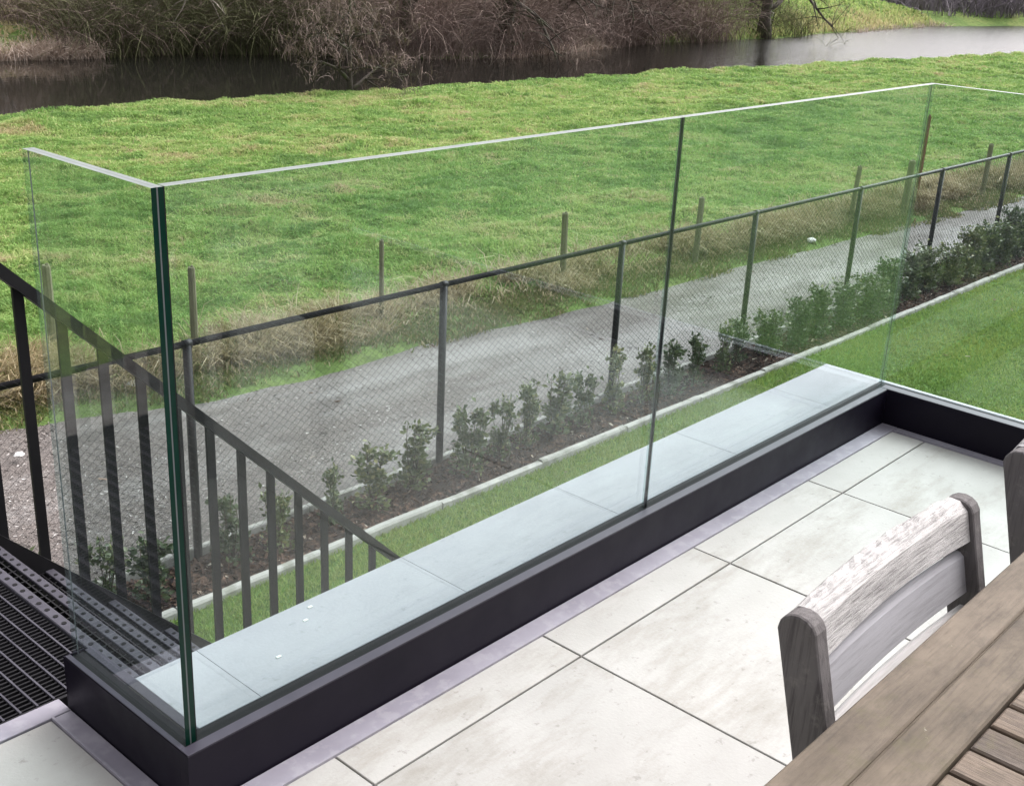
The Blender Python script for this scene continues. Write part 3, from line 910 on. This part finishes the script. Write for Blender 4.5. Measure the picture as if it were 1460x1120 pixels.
def in_view(x, y, z, margin=0.06):
    d = np.stack([x, y, z], -1) - np.array(CAM)
    zz = d @ np.array(fw)
    a = (d @ np.array(r2)) / np.maximum(zz, 1e-3) * 1692.5 / 1460
    b_ = (d @ np.array(u2)) / np.maximum(zz, 1e-3) * 1692.5 / 1460
    return (zz > 0.5) & (np.abs(a) < 0.5 + margin) & (np.abs(b_) < 0.384 + margin)

# meadow grass: thinning with distance, blades growing with it
def meadow():
    N_ = 3000000
    X = 2 + 80 * rng.random(N_) ** 2.0
    Y = 5 + 40 * rng.random(N_)
    py, ny, fy = path_y(X), near_y(X), far_y(X)
    ok = ((Y > py + 0.55) & (Y < ny + 0.12))
    Z = height(X, Y)
    ok &= in_view(X, Y, Z, 0.10)
    X, Y, Z = X[ok], Y[ok], Z[ok]
    D = np.hypot(X - CAM.x, Y - CAM.y)
    wgt = np.sqrt(X - 1.9) / D ** 1.75          # undo the sampling density in x, thin out with distance
    tus = fbm(X * 1.5, Y * 1.9, 91)
    wgt = wgt * (0.45 + 1.1 * tus)
    wgt /= wgt.max()
    keep = rng.random(len(X)) < wgt * 3.4
    X, Y, Z, D, tus = X[keep], Y[keep], Z[keep], D[keep], tus[keep]
    n = len(X)
    if n > 400000:
        s = rng.permutation(n)[:400000]; X, Y, Z, D, tus = X[s], Y[s], Z[s], D[s], tus[s]; n = len(X)
    big = fbm(X * 0.35, Y * 0.5, 101)
    h = (0.025 + 0.10 * np.clip(tus - 0.25, 0, 1) * rng.uniform(0.3, 1, n) + 0.02 * rng.random(n)) * (1 + 0.02 * D)
    wd = 0.004 + 0.0007 * D
    patch = fbm(X * 0.9, Y * 1.2, 111)
    spot = ss(0.62, 0.74, fbm(X * 1.1, Y * 1.5, 117))
    tint = 0.45 + 0.6 * (big - 0.5) + 0.55 * (patch - 0.5) + 0.09 * rng.standard_normal(n) - 0.24 * spot
    tint -= 0.22 * ss(0.60, 0.70, fbm(X * 3.1, Y * 3.6, 147))
    tint += 0.38 * ss(0.60, 0.74, fbm(X * 0.8, Y * 1.3, 127)) * ss(26, 8, X) + 0.32 * ss(0.66, 0.75, fbm(X * 2.6, Y * 3.2, 137))
    tint += (rng.random(n) < 0.05) * 0.4
    edge = ss(2.2, 0.2, Y - path_y(X)) * 0.22 * fbm(X * 1.3, Y, 121) * 2
    tint = np.clip(tint + edge, 0, 1)
    blades(np.stack([X, Y, Z - 0.01], 1), h, wd, rng.uniform(0.6, 1.7, n), tint, 'meadow_grass', M['grass'])
meadow()

def far_meadow():
    N_ = 260000
    X = 10 + 75 * rng.random(N_); Y = 28 + 30 * rng.random(N_)
    fy = far_y(X)
    ok = (Y > fy + 0.25) & ((X < 25) | (X > 42)) & (X < 76) & in_view(X, Y, X * 0 - 2.0, 0.08)
    X, Y = X[ok], Y[ok]
    s = rng.random(len(X)) < np.where(X < 30, 0.7, 1.0)
    X, Y = X[s][:70000], Y[s][:70000]
    Z = height(X, Y); n = len(X)
    d = Y - far_y(X)
    tint = np.clip(0.56 + 0.5 * (fbm(X * 0.3, Y * 0.3, 131) - 0.5) + 0.12 * rng.standard_normal(n) + 0.3 * ss(4.0, 0.8, d) + 0.6 * (X < 30), 0, 1)
    blades(np.stack([X, Y, Z - 0.02], 1), rng.uniform(0.10, 0.26, n) * (1 + 0.8 * ss(3.5, 0.5, d)), np.full(n, 0.075), rng.uniform(0.2, 1.2, n), tint, 'far_bank_grass', M['grass'])
far_meadow()

def lawn_grass():
    N_ = 1400000
    X = 0.3 + 22 * rng.random(N_) ** 1.6
    Y = -9 + 12.7 * rng.random(N_)
    ok = (Y < lawn_edge_y(X) - 0.028) & ((Y > 0.26) | (X > 2.8)) & in_view(X, Y, X * 0 + GZ, 0.06)
    X, Y = X[ok], Y[ok]
    D = np.hypot(X - CAM.x, Y - CAM.y)
    wgt = (X - 0.25) ** 0.375 / D ** 1.6
    keep = rng.random(len(X)) < wgt / wgt.max() * 2.2
    X, Y, D = X[keep][:160000], Y[keep][:160000], D[keep][:160000]
    n = len(X)
    Z = GZ - 0.03 + 0.03 * (fbm(X * 0.8, Y * 0.8, 51) - 0.5)
    # mowing stripe: blades laid over one way
    stripe = (np.sin((X * 0.55 + Y * 0.15) * 2.4) > 0).astype(float)
    tint = np.clip(0.5 + 0.8 * (fbm(X * 0.9, Y * 0.9, 141) - 0.5) + 0.16 * rng.standard_normal(n) - 0.12 * stripe, 0, 1)
    blades(np.stack([X, Y, Z], 1), rng.uniform(0.02, 0.042, n), 0.003 + 0.0007 * D, rng.uniform(0.2, 0.9, n), tint, 'lawn_grass', M['lawn'])
lawn_grass()

def verge():
    N_ = 90000
    X = 1.5 + 24 * rng.random(N_) ** 1.35
    off = rng.normal(0.62, 0.26, N_)
    Y = path_y(X) + off
    cl = fbm(X * 1.6, Y * 2.2, 151)
    ok = (off > 0.02) & (rng.random(N_) < np.clip((cl - 0.42) * 4.5, 0.03, 1)) & in_view(X, Y, X * 0 - 2, 0.1)
    X, Y, off, cl = X[ok], Y[ok], off[ok], cl[ok]
    n = len(X); D = np.hypot(X - CAM.x, Y - CAM.y)
    Z = height(X, Y)
    h = (0.08 + 0.34 * ss(0.15, 0.6, off) * (0.35 + cl)) * rng.uniform(0.4, 1, n)
    green = ss(0.42, 0.1, off)
    tint = np.clip(0.55 + 0.25 * rng.standard_normal(n) - 0.65 * green + 0.8 * (fbm(X * 0.7, Y, 161) - 0.5), 0, 1)
    blades(np.stack([X, Y, Z - 0.02], 1), h, 0.0045 + 0.0006 * D, rng.uniform(0.3, 1.6, n), tint, 'dry_verge_grass', M['dry'])
    # short green fringe beside the gravel
    N2 = 60000
    X = 1.5 + 24 * rng.random(N2) ** 1.35; off = rng.uniform(-0.12, 0.75, N2); Y = path_y(X) + off
    ok = (rng.random(N2) < np.clip((fbm(X * 2.5, Y * 3, 171) - 0.35 + off) * 3, 0, 1)) & in_view(X, Y, X * 0 - 2.1, 0.1)
    X, Y = X[ok], Y[ok]; n = len(X); D = np.hypot(X - CAM.x, Y - CAM.y)
    Z = np.maximum(height(X, Y), GZ - 0.03)
    blades(np.stack([X, Y, Z - 0.005], 1), rng.uniform(0.02, 0.08, n), 0.005 + 0.0006 * D, rng.uniform(0.2, 1.2, n), np.clip(0.08 + 0.13 * rng.standard_normal(n) + (rng.random(n) < 0.10) * 0.6, 0, 1), 'path_fringe_grass', M['dry'])
verge()

# bark chips on the bed and loose pebbles on the path
def chips(n, name, m, X, Y, Z, size, tint, flat=0.5):
    an = rng.uniform(0, 2 * np.pi, n)
    u = np.stack([np.cos(an), np.sin(an), rng.normal(0, flat, n)], 1)
    u /= np.linalg.norm(u, axis=1)[:, None]
    v = np.cross(u, np.stack([rng.normal(0, flat, n), rng.normal(0, flat, n), np.ones(n)], 1))
    v /= np.linalg.norm(v, axis=1)[:, None]
    nrm = np.cross(u, v)
    c = np.stack([X, Y, Z], 1)
    lu = size * rng.uniform(0.7, 1.6, n); lv = size * rng.uniform(0.25, 0.6, n); lt = size * 0.16
    P = [c - u * lu[:, None] - v * (lv * 0.6)[:, None], c + u * lu[:, None] - v * (lv * 0.8)[:, None],
         c + u * (lu * 0.8)[:, None] + v * lv[:, None], c - u * (lu * 0.9)[:, None] + v * (lv * 0.7)[:, None], c + nrm * lt[:, None] * 2]
    vv = np.concatenate(P, 0); i = np.arange(n)
    f = np.concatenate([np.stack([i + a * n, i + b_ * n, i + 4 * n], 1) for a, b_ in ((0, 1), (1, 2), (2, 3), (3, 0))], 0)
    return npobj(name, vv, f, m, None, 'stuff', np.concatenate([tint] * 4))
n = 14000
X = 0.8 + 17 * rng.random(n) ** 1.5
Y = lawn_edge_y(X) + 0.04 + (fence_y(X) - lawn_edge_y(X) - 0.05) * rng.random(n)
Z = GZ - 0.01 + 0.05 * (fbm(X * 4, Y * 4, 61) - 0.4)
tt = np.clip(0.48 + 0.25 * rng.standard_normal(n), 0, 0.85) + (rng.random(n) < 0.05) * 0.4
chips(n, 'bark_chips', M['chip'], X, Y, Z, rng.uniform(0.009, 0.029, n), np.clip(tt, 0, 1))
n = 40000
X = 1.5 + 18 * rng.random(n) ** 1.5
Y = fence_y(X) + 0.08 + (path_y(X) - fence_y(X) + 0.1) * rng.random(n)
Z = GZ - 0.028 + 0.03 * (fbm(X * 1.2, Y * 1.5, 81) - 0.5) + 0.02 * np.sin((Y - fence_y(X)) * 2.2)
k = rng.random(n) < np.clip((fbm(X * 1.3, Y * 2, 181) - 0.3) * 2.5, 0.1, 1)
X, Y, Z = X[k], Y[k], Z[k]; n = len(X)
chips(n, 'loose_gravel', M['pebble'], X, Y, Z, rng.uniform(0.004, 0.014, n), np.clip(0.5 + 0.3 * rng.standard_normal(n), 0, 1), 0.3)

n = 90
X = rng.uniform(1.5, 15, n); Y = rng.uniform(-3, 3.3, n)
k = ((Y > 0.5) | (X > 3.2)) & (Y < lawn_edge_y(X) - 0.1); X, Y = X[k], Y[k]; n = len(X)
chips(n, 'fallen_leaves', M['chip'], X, Y, np.full(n, GZ + 0.008), rng.uniform(0.014, 0.028, n), np.clip(rng.normal(0.85, 0.12, n), 0, 1), 0.25)
n = 60
X = rng.uniform(2, 16, n); Y = fence_y(X) + (path_y(X) - fence_y(X)) * rng.random(n)
chips(n, 'path_litter', M['chip'], X, Y, np.full(n, GZ - 0.012), rng.uniform(0.012, 0.026, n), np.clip(rng.normal(0.75, 0.2, n), 0, 1), 0.25)

# ------------------------------------------------------------------ hedge shrubs
def shrub_meshes(seed, dense):
    r = np.random.default_rng(seed)
    random.seed(seed)
    H_ = 1.0
    stems = MB(); tips = []
    ns = 5 if not dense else 8
    for k in range(ns):
        a = random.uniform(0, 6.28); sp = random.uniform(0.05, 0.30)
        pts = []
        for i in range(5):
            u = i / 4
            pts.append((math.cos(a) * sp * u ** 0.8 + random.uniform(-.02, .02), math.sin(a) * sp * u ** 0.8 + random.uniform(-.02, .02), H_ * random.uniform(0.86, 1.0) * u if i else -0.03))
        stems.tube(pts, [0.012, 0.010, 0.008, 0.006, 0.003], 5)
        tips.append(np.array(pts))
        for q in range(3):
            j = random.randint(1, 3); p0 = Vector(pts[j]); d = Vector((random.uniform(-1, 1), random.uniform(-1, 1), random.uniform(0.3, 1.0))).normalized() * random.uniform(0.12, 0.26)
            pp = [tuple(p0), tuple(p0 + d * 0.5), tuple(p0 + d)]
            stems.tube(pp, [0.006, 0.005, 0.002], 4)
            tips.append(np.array(pp))
    C_ = []
    nl = 560 if not dense else 1250
    for i in range(nl):
        t = tips[r.integers(len(tips))]
        u = r.random() ** 0.7 * (len(t) - 1)
        j = min(int(u), len(t) - 2)
        p = t[j] + (t[j + 1] - t[j]) * (u - j)
        C_.append(p + r.normal(0, 0.035 if not dense else 0.06, 3))
    # low skirt of leaves near the ground
    for i in range(nl // 6):
        a = r.uniform(0, 6.28); q = r.random() ** 0.5 * 0.26
        C_.append(np.array([math.cos(a) * q, math.sin(a) * q, abs(r.normal(0.1, 0.08))]))
    C_ = np.array(C_); C_[:, 2] = np.maximum(C_[:, 2], 0.02); n = len(C_)
    d = r.normal(0, 1, (n, 3)); d[:, 2] = np.abs(d[:, 2]) * 0.9 - 0.15
    out = C_ * np.array([1.5, 1.5, 0]); d = d + out * 1.5
    d /= np.linalg.norm(d, axis=1)[:, None]
    s = np.cross(d, r.normal(0, 1, (n, 3))); s /= np.linalg.norm(s, axis=1)[:, None]
    nn = np.cross(d, s)
    L_ = r.uniform(0.055, 0.12, n)[:, None]; W_ = L_ * r.uniform(0.22, 0.34, (n, 1))
    V = np.concatenate([C_, C_ + d * L_ * .5 + s * W_ + nn * L_ * .06, C_ + d * L_ * .5 - s * W_ + nn * L_ * .06, C_ + d * L_ - nn * L_ * .12, C_ + d * L_ * .5 - nn * L_ * .02], 0)
    i = np.arange(n)
    f = np.concatenate([np.stack([i, i + n, i + 4 * n], 1), np.stack([i, i + 4 * n, i + 2 * n], 1), np.stack([i + n, i + 3 * n, i + 4 * n], 1), np.stack([i + 4 * n, i + 3 * n, i + 2 * n], 1)], 0)
    tn = np.clip(r.normal(0.42, 0.2, n) + (r.random(n) < 0.06) * 0.4, 0, 1)
    lo = npobj('foliage', V, f, M['leaf'], None, None, np.concatenate([tn] * 4))
    me = lo.data
    bpy.data.objects.remove(lo)
    return stems.mesh('stem', M['stem']), me
protos = [shrub_meshes(200 + k, False) for k in range(4)] + [shrub_meshes(300 + k, True) for k in range(4)]
shrubs = [(1.12, .50, 0), (1.44, .52, 0), (1.8, .46, 0), (2.08, .42, 0), (2.67, .44, 0), (2.95, .40, 0), (3.39, .44, 0), (3.72, .50, 0), (4.13, .50, 0), (4.6, .56, 0), (4.97, .48, 0), (5.24, .50, 0),
          (5.58, .50, 0), (5.9, .46, 0), (6.33, .50, 0), (6.66, .52, 0), (6.99, .48, 0), (7.35, .44, 0), (7.82, .44, 0), (8.12, .44, 0), (8.6, .42, 1), (9.05, .44, 1), (9.5, .47, 1), (10.0, .48, 1),
          (10.5, .47, 1), (11.0, .52, 1), (11.5, .50, 1), (12.0, .55, 1), (12.5, .52, 1), (13.0, .57, 1), (13.5, .58, 1), (14.0, .56, 1), (14.5, .62, 1), (15.0, .58, 1), (15.5, .62, 1), (16.0, .62, 1), (16.5, .6, 1), (17.0, .6, 1)]
bay_count = {}
for (x, h_, dn) in shrubs:
    bay = sum(1 for p in posts_x if p < x); bay_count[bay] = bay_count.get(bay, 0) + 1
ordn = ['first', 'second', 'third', 'fourth', 'fifth', 'sixth', 'seventh', 'eighth', 'ninth', 'tenth', 'eleventh', 'twelfth']
seen = {}
random.seed(77)
vis0 = 2      # posts left of the first one that shows through the glass
for i, (x, h_, dn) in enumerate(shrubs):
    bay = sum(1 for p in posts_x if p < x)
    seen[bay] = seen.get(bay, 0) + 1
    k = bay - vis0
    kind = ('thin evergreen shrub' if not dn else 'dense evergreen shrub')
    where = ('left of the leftmost fence post' if k <= 0 else f'between {ordn[k - 1]} and {ordn[k]} fence posts from left')
    lab = f'{kind}, {ordn[seen[bay] - 1]} of {bay_count[bay]} {where}'
    y_ = float(lawn_edge_y(x)) + 0.27 + random.uniform(-0.04, 0.06)
    if dn: y_ -= 0.01
    sh = empty('evergreen_shrub', (x, y_, GZ - 0.01), lab, 'shrub', 'evergreen shrubs along the wire fence')
    wdt = h_ * (random.uniform(0.74, 1.05) if not dn else random.uniform(0.95, 1.15))
    sh.scale = (wdt, wdt * 0.9, h_ * random.uniform(0.95, 1.08))
    sh.rotation_euler.z = random.uniform(0, 6.28)
    s_, f_ = protos[(i * 3 + 1) % 4 + (4 if dn else 0)]
    for nm, me in (('stem', s_), ('foliage', f_)):
        o = bpy.data.objects.new(nm, me); COL.objects.link(o); o.parent = sh

# ------------------------------------------------------------------ wooden posts in the verge, stake, stones
WP = [(3.61, 7.68, 0.86, .06, 'stout grey wooden post at the meadow edge, left of the tall glass corner'),
      (4.53, 6.95, 0.84, .05, 'weathered wooden post in dry grass just right of the dark glass corner'),
      (6.45, 6.67, 0.84, .035, 'thin dark wooden post left of centre at the edge of the meadow'),
      (8.87, 6.40, 0.84, .055, 'pale wooden post in dry grass, just left of the glass joint'),
      (10.79, 5.95, 0.84, .055, 'leaning wooden post with dead weeds on top, just right of the glass joint'),
      (14.50, 5.85, 0.84, .05, 'mossy wooden post behind the fence rail, left of the tall reddish stake'),
      (15.55, 5.55, 0.86, .075, 'thick brown wooden post leaning beside the tall reddish stake'),
      (18.24, 5.45, 0.86, .06, 'wooden post in dry grass farthest right along the meadow edge')]
random.seed(5)
for (x, y_, h_, r_, lab) in WP:
    p = empty('wooden_post', (x, y_, GZ - 0.05), lab, 'post', 'old wooden posts along the meadow edge')
    s = MB(); n_ = 8; pts = []
    lx, ly = random.uniform(-.03, .03), random.uniform(-.03, .03)
    r_ *= 0.68
    s.tube([(0, 0, -0.1), (lx * .5, ly * .5, h_ * .5), (lx, ly, h_ - 0.02), (lx, ly, h_)], [r_, r_ * .98, r_ * .93, r_ * .8], 9, smooth=False)
    o = s.build('shaft', M['post_wood'], p)
    c_ = MB().tube([(lx + r_ * .3, ly, h_ - 0.01), (lx + r_ * .2, ly, h_ + 0.012)], [r_ * .5, r_ * .3], 6, smooth=False).build('split_top', M['post_wood'], p)
sk = empty('tall_stake', (16.5, 5.80, GZ - 0.05), 'tall thin reddish stake standing above the fence rail on the right', 'stake')
MB().tube([(0, 0, -0.2), (0.01, 0.0, 0.7), (0.03, 0.01, 1.37)], [0.03, 0.028, 0.026], 6, smooth=False).build('shaft', M['stake_wood'], sk)
MB().tube([(0.03, 0.01, 1.37), (0.031, 0.01, 1.40)], [0.026, 0.012], 6, smooth=False).build('tip', M['stake_wood'], sk)

def stone_obj(name, x, y_, z, s_, lab, m, cat='stone'):
    bm = bmesh.new(); bmesh.ops.create_icosphere(bm, subdivisions=2, radius=s_)
    for v in bm.verts:
        q = 1 + 0.25 * (random.random() - 0.5)
        v.co = Vector((v.co.x * 1.3 * q, v.co.y * q, v.co.z * 0.55 * q))
    me = bpy.data.meshes.new(name); bm.to_mesh(me); bm.free(); me.materials.append(m)
    o = bpy.data.objects.new(name, me); COL.objects.link(o); o.location = (x, y_, z); tag(o, lab, cat)
stone_obj('white_stone', 13.0, 5.62, GZ + 0.02, 0.06, 'white stone on the grass verge right of centre', M['petal'])
stone_obj('white_stone', 3.72, 6.62, GZ + 0.04, 0.045, 'white stone in the verge seen left of the glass corner', M['petal'])
stone_obj('white_stone', 2.45, 6.0, GZ + 0.0, 0.03, 'small white scrap on the path at the left edge', M['petal'], 'litter')

# specks on the coping
for (px, py_, lab) in ((0.268, 0.11, 'white petal on the coping nearest the glass corner'), (0.392, 0.18, 'white petal on the coping, middle of three'), (0.432, 0.215, 'white petal on the coping beside the baluster ends')):
    o = MB().box(-0.006, 0.006, -0.0035, 0.0035, 0, 0.0015, 0.0007).build('petal', M['petal'])
    o.location = (px, py_, -0.0045); tag(o, lab, 'petal')

# ------------------------------------------------------------------ far bank: thicket, reeds, trees
def canes(X, Y, Z, length, arch, width, tint, seg=6, dirx=None):
    """arching ribbons, returns arrays"""
    n = len(X)
    an = rng.uniform(0, 2 * np.pi, n) if dirx is None else dirx
    d = np.stack([np.cos(an), np.sin(an), np.zeros(n)], 1)
    sd_ = np.stack([-np.sin(an), np.cos(an), np.zeros(n)], 1)
    roll = rng.uniform(0, 2 * np.pi, n)
    ribv = sd_ * np.cos(roll)[:, None] + np.cross(d, sd_) * np.sin(roll)[:, None]
    P = []
    th = np.pi / 2 - rng.uniform(0.0, 0.7, n)
    pos = np.stack([X, Y, Z], 1)
    st_ = (length / seg)
    for i in range(seg + 1):
        w_ = width * (1 - 0.75 * i / seg)
        P.append(pos - ribv * w_[:, None] / 2); P.append(pos + ribv * w_[:, None] / 2)
        wob = rng.normal(0, 0.10, (n, 3))
        pos = pos + (d * np.cos(th)[:, None] + np.array([0, 0, 1.0]) * np.sin(th)[:, None] + wob) * st_[:, None]
        th = th - arch / seg
    V = np.concatenate(P, 0); i = np.arange(n); F = []
    for s in range(seg):
        a = 2 * s * n
        F.append(np.stack([i + a, i + a + n, i + a + 3 * n, i + a + 2 * n], 1))
    return V, np.concatenate(F, 0), np.concatenate([tint] * seg)

def join(parts):
    V, F, T_ = [], [], []; o = 0
    for v, f, t in parts: V.append(v); F.append(f + o); T_.append(t); o += len(v)
    return np.concatenate(V), np.concatenate(F), np.concatenate(T_)

def thicket(name, n, xr, yoff, hgt, m, width, seedn, tint0=0.45, arch=(0.6, 2.4), dens=None):
    X = rng.uniform(*xr, n); off = rng.uniform(*yoff, n) if not callable(yoff) else yoff(n)
    Y = far_y(X) + off
    cl = fbm(X * 0.45, Y * 0.45, seedn)
    k = rng.random(n) < np.clip((cl - 0.28) * 3.2, 0.03, 1)
    if dens is not None: k &= rng.random(n) < dens(X)
    X, Y, cl = X[k], Y[k], cl[k]; n = len(X)
    Z = np.maximum(height(X, Y), -2.95) - 0.03
    ln = rng.uniform(0.4, 1.0, n) * hgt * (0.5 + cl)
    tn = np.clip(tint0 + 0.16 * rng.standard_normal(n) + 0.9 * (fbm(X * 0.35, Y * 0.35, seedn + 9) - 0.5), 0, 1)
    v, f, t = canes(X, Y, Z, ln, rng.uniform(*arch, n), width * rng.uniform(0.6, 1.4, n), tn)
    return npobj(name, v, f, m, None, 'stuff', t)
thicket('riverside_thicket', 27000, (17.5, 49.5), (-0.5, 5), 4.2, M['twig'], 0.019, 211, 0.5)
thicket('mossy_thicket', 9000, (18.5, 27), (-0.6, 4), 3.6, M['twig_green'], 0.022, 231)
thicket('reddish_thicket', 8000, (26, 45), (-0.3, 3), 2.2, M['twig_red'], 0.017, 251, 0.55)
thicket('bankside_brush', 5200, (45, 63), (-0.2, 4), 1.9, M['twig_green'], 0.025, 271, 0.5, (0.3, 1.6), lambda x: 1 - 0.9 * ss(53, 61, x))
thicket('back_wood', 9000, (4, 62), (13, 24), 10.0, M['twig'], 0.09, 291, 0.3, (0.1, 0.8), lambda x: 1 - 0.8 * ss(46, 54, x))
thicket('distant_wood', 9000, (76, 98), (1.5, 12), 2.6, M['twig_far'], 0.07, 311, 0.5, (0.2, 1.4))

# reeds at the water's edge
def reeds(n, xr, off, hgt):
    X = rng.uniform(*xr, n); Y = far_y(X) + rng.uniform(*off, n)
    k = rng.random(n) < np.clip((fbm(X * 1.1, Y, 331) - 0.25) * 3, 0.05, 1)
    X, Y = X[k], Y[k]; n = len(X)
    return canes(X, Y, np.maximum(height(X, Y), -2.92) - 0.02, rng.uniform(0.45, 1.0, n) * hgt, rng.uniform(0.2, 2.2, n), np.full(n, 0.035), np.clip(rng.normal(0.55, 0.22, n), 0, 1), 4)
V, F, T_ = join([reeds(6500, (10, 19.0), (-0.6, 0.5), 0.85), reeds(1500, (28, 40), (-0.4, 0.5), 0.55), reeds(600, (62, 76), (-0.3, 0.4), 0.5)])
npobj('dead_reeds', V, F, M['reed'], None, 'stuff', T_)

# bare trees
def tree(name, x, y_, h_, seed, lab, lean=(0, 0), tw='twig', rad=0.16, bark='bark', low=0.12, nl=7, ivy=0, droop=0.4, group=None, cat='tree', z=None, tws=260, tww=0.022):
    random.seed(seed); r = np.random.default_rng(seed)
    z0 = float(height(np.array([x]), np.array([y_]))[0]) if z is None else z
    t = empty(name, (x, y_, z0 - 0.05), lab, cat, group)
    pts, rd = [], []
    px, py_ = 0.0, 0.0
    for i in range(9):
        u = i / 8
        pts.append((px, py_, h_ * u * 0.8)); rd.append(rad * (1 - 0.8 * u) + (0.05 * rad if i else 0.5 * rad))
        px += lean[0] * h_ / 8 * 0.8 + random.uniform(-.05, .05) * h_ / 8; py_ += lean[1] * h_ / 8 * 0.8 + random.uniform(-.05, .05) * h_ / 8
    MB().tube(pts, rd, 8).build('trunk', M[bark], t)
    ends = []
    for k in range(nl):
        u = low + (0.95 - low) * (k / max(1, nl - 1)) ** 1.1
        i = min(int(u * 8), 7); q = u * 8 - i
        p = Vector(pts[i]).lerp(Vector(pts[i + 1]), q)
        a = k * 2.4 + random.uniform(-.5, .5)
        d = Vector((math.cos(a), math.sin(a), random.uniform(0.15, 0.9)))
        L_ = h_ * (0.55 - 0.32 * u) * random.uniform(0.7, 1.15)
        br = MB()
        pp, rr = [p], [rd[i] * 0.55]
        for s in range(7):
            d = (d + Vector((random.uniform(-.3, .3), random.uniform(-.3, .3), random.uniform(-.25, .2) - droop * 0.16))).normalized()
            pp.append(pp[-1] + d * L_ / 7); rr.append(rd[i] * 0.55 * (1 - (s + 1) / 7.6))
        br.tube(pp, rr, 6)
        for s in range(2, 8):
            for e in range(2):
                d2 = (Vector((random.uniform(-1, 1), random.uniform(-1, 1), random.uniform(-0.5, 0.9)))).normalized()
                q0 = pp[s]; sub = [q0]; rs = [rr[s] * 0.6 + 0.004]
                for g in range(4):
                    d2 = (d2 + Vector((random.uniform(-.3, .3), random.uniform(-.3, .3), random.uniform(-.3, .2) - droop * 0.15))).normalized()
                    sub.append(sub[-1] + d2 * L_ * 0.10); rs.append(rs[0] * (1 - (g + 1) / 4.5))
                br.tube(sub, rs, 4)
                ends += [(sub[2], d2), (sub[3], d2), (sub[4], d2)]
        br.build('limb', M[bark], t)
    E_ = [ends[i] for i in r.integers(0, len(ends), tws * nl // 2)]
    n = len(E_)
    pos = np.array([list(e[0]) for e in E_]) + r.normal(0, 0.05, (n, 3))
    v, f, tn = canes(pos[:, 0], pos[:, 1], pos[:, 2], r.uniform(0.3, 1.1, n) * h_ * 0.13, r.uniform(0.4, 2.6, n), np.full(n, tww), np.clip(r.normal(0.5, 0.2, n), 0, 1), 4)
    npobj('twigs', v, f, M[tw], t, 'stuff', tn)
    if ivy:
        n = ivy
        k = r.random(n) * 5; i = k.astype(int); q = (k - i)[:, None]
        P_ = np.array(pts); c = P_[i] * (1 - q) + P_[i + 1] * q + r.normal(0, 1, (n, 3)) * np.array([0.24, 0.24, 0.2])
        d = r.normal(0, 1, (n, 3)); d /= np.linalg.norm(d, axis=1)[:, None]; s = np.cross(d, r.normal(0, 1, (n, 3))); s /= np.linalg.norm(s, axis=1)[:, None]
        L_ = 0.09
        v = np.concatenate([c, c + d * L_ + s * L_ * .6, c + d * L_ * 1.8, c + d * L_ - s * L_ * .6], 0); j = np.arange(n)
        npobj('ivy', v, np.stack([j, j + n, j + 2 * n, j + 3 * n], 1), M['ivy'], t, 'stuff', r.random(n))
    return t
G_ = 'bare trees along the far bank'
def fb(x, d): return float(far_y(np.array([x]))[0]) + d
tree('bare_tree', 32.2, fb(32.2, 0.3), 8.5, 11, 'leaning ivy-clad bare tree with dark trunk at the water, centre of the far bank', (0.10, -0.05), 'twig', 0.26, low=0.1, nl=9, ivy=900, droop=0.9, group=G_)
tree('bare_tree', 52.4, fb(52.4, 0.5), 10, 12, 'single bare tree with straight dark trunk where the far bank turns to grass', (0.0, 0.0), 'twig_green', 0.29, low=0.16, nl=11, ivy=300, droop=0.5, group=G_)
tree('bare_tree', 21.3, fb(21.3, 0.4), 7.5, 13, 'mossy bare tree with pale hanging branches, first tree from the left on the far bank', (0.05, -0.12), 'twig_green', 0.2, 'bark_pale', low=0.06, nl=9, droop=1.1, group=G_)
tree('bare_tree', 25.0, fb(25, 1.5), 8.0, 14, 'bare grey tree standing in the dark thicket, left half of the far bank', (0.0, -0.05), 'twig', 0.2, nl=8, droop=0.7, group=G_)
tree('bare_tree', 28.7, fb(28.7, 0.6), 7.0, 15, 'reddish bare tree beside the dark thicket, left of the leaning ivy tree', (-0.05, -0.08), 'twig_red', 0.18, low=0.06, nl=9, droop=0.8, group=G_)
tree('bare_tree', 36.0, fb(36, 0.5), 7.5, 16, 'bare tree with a long low branch over pale reeds, right of leaning ivy tree', (0.16, -0.12), 'twig_red', 0.2, low=0.05, nl=9, droop=1.0, group=G_)
tree('bare_tree', 40.5, fb(40.5, 0.8), 8.0, 17, 'bushy red-brown bare tree in the right half of the thicket', (0.0, -0.1), 'twig_red', 0.2, low=0.08, nl=9, droop=0.9, group=G_)
tree('bare_tree', 43.8, fb(43.8, 1.0), 8.0, 18, 'spreading bare tree just left of the single dark trunk', (0.05, -0.06), 'twig', 0.2, low=0.08, nl=9, droop=0.8, group=G_)
tree('bare_shrub', 17.2, float(near_y(np.array([17.2]))[0]) - 0.1, 3.6, 19, 'reddish leafless shrub on the near river bank, left of centre', (0.06, 0.05), 'twig_red', 0.06, low=0.03, nl=12, droop=0.3, cat='shrub', tws=420, tww=0.016)
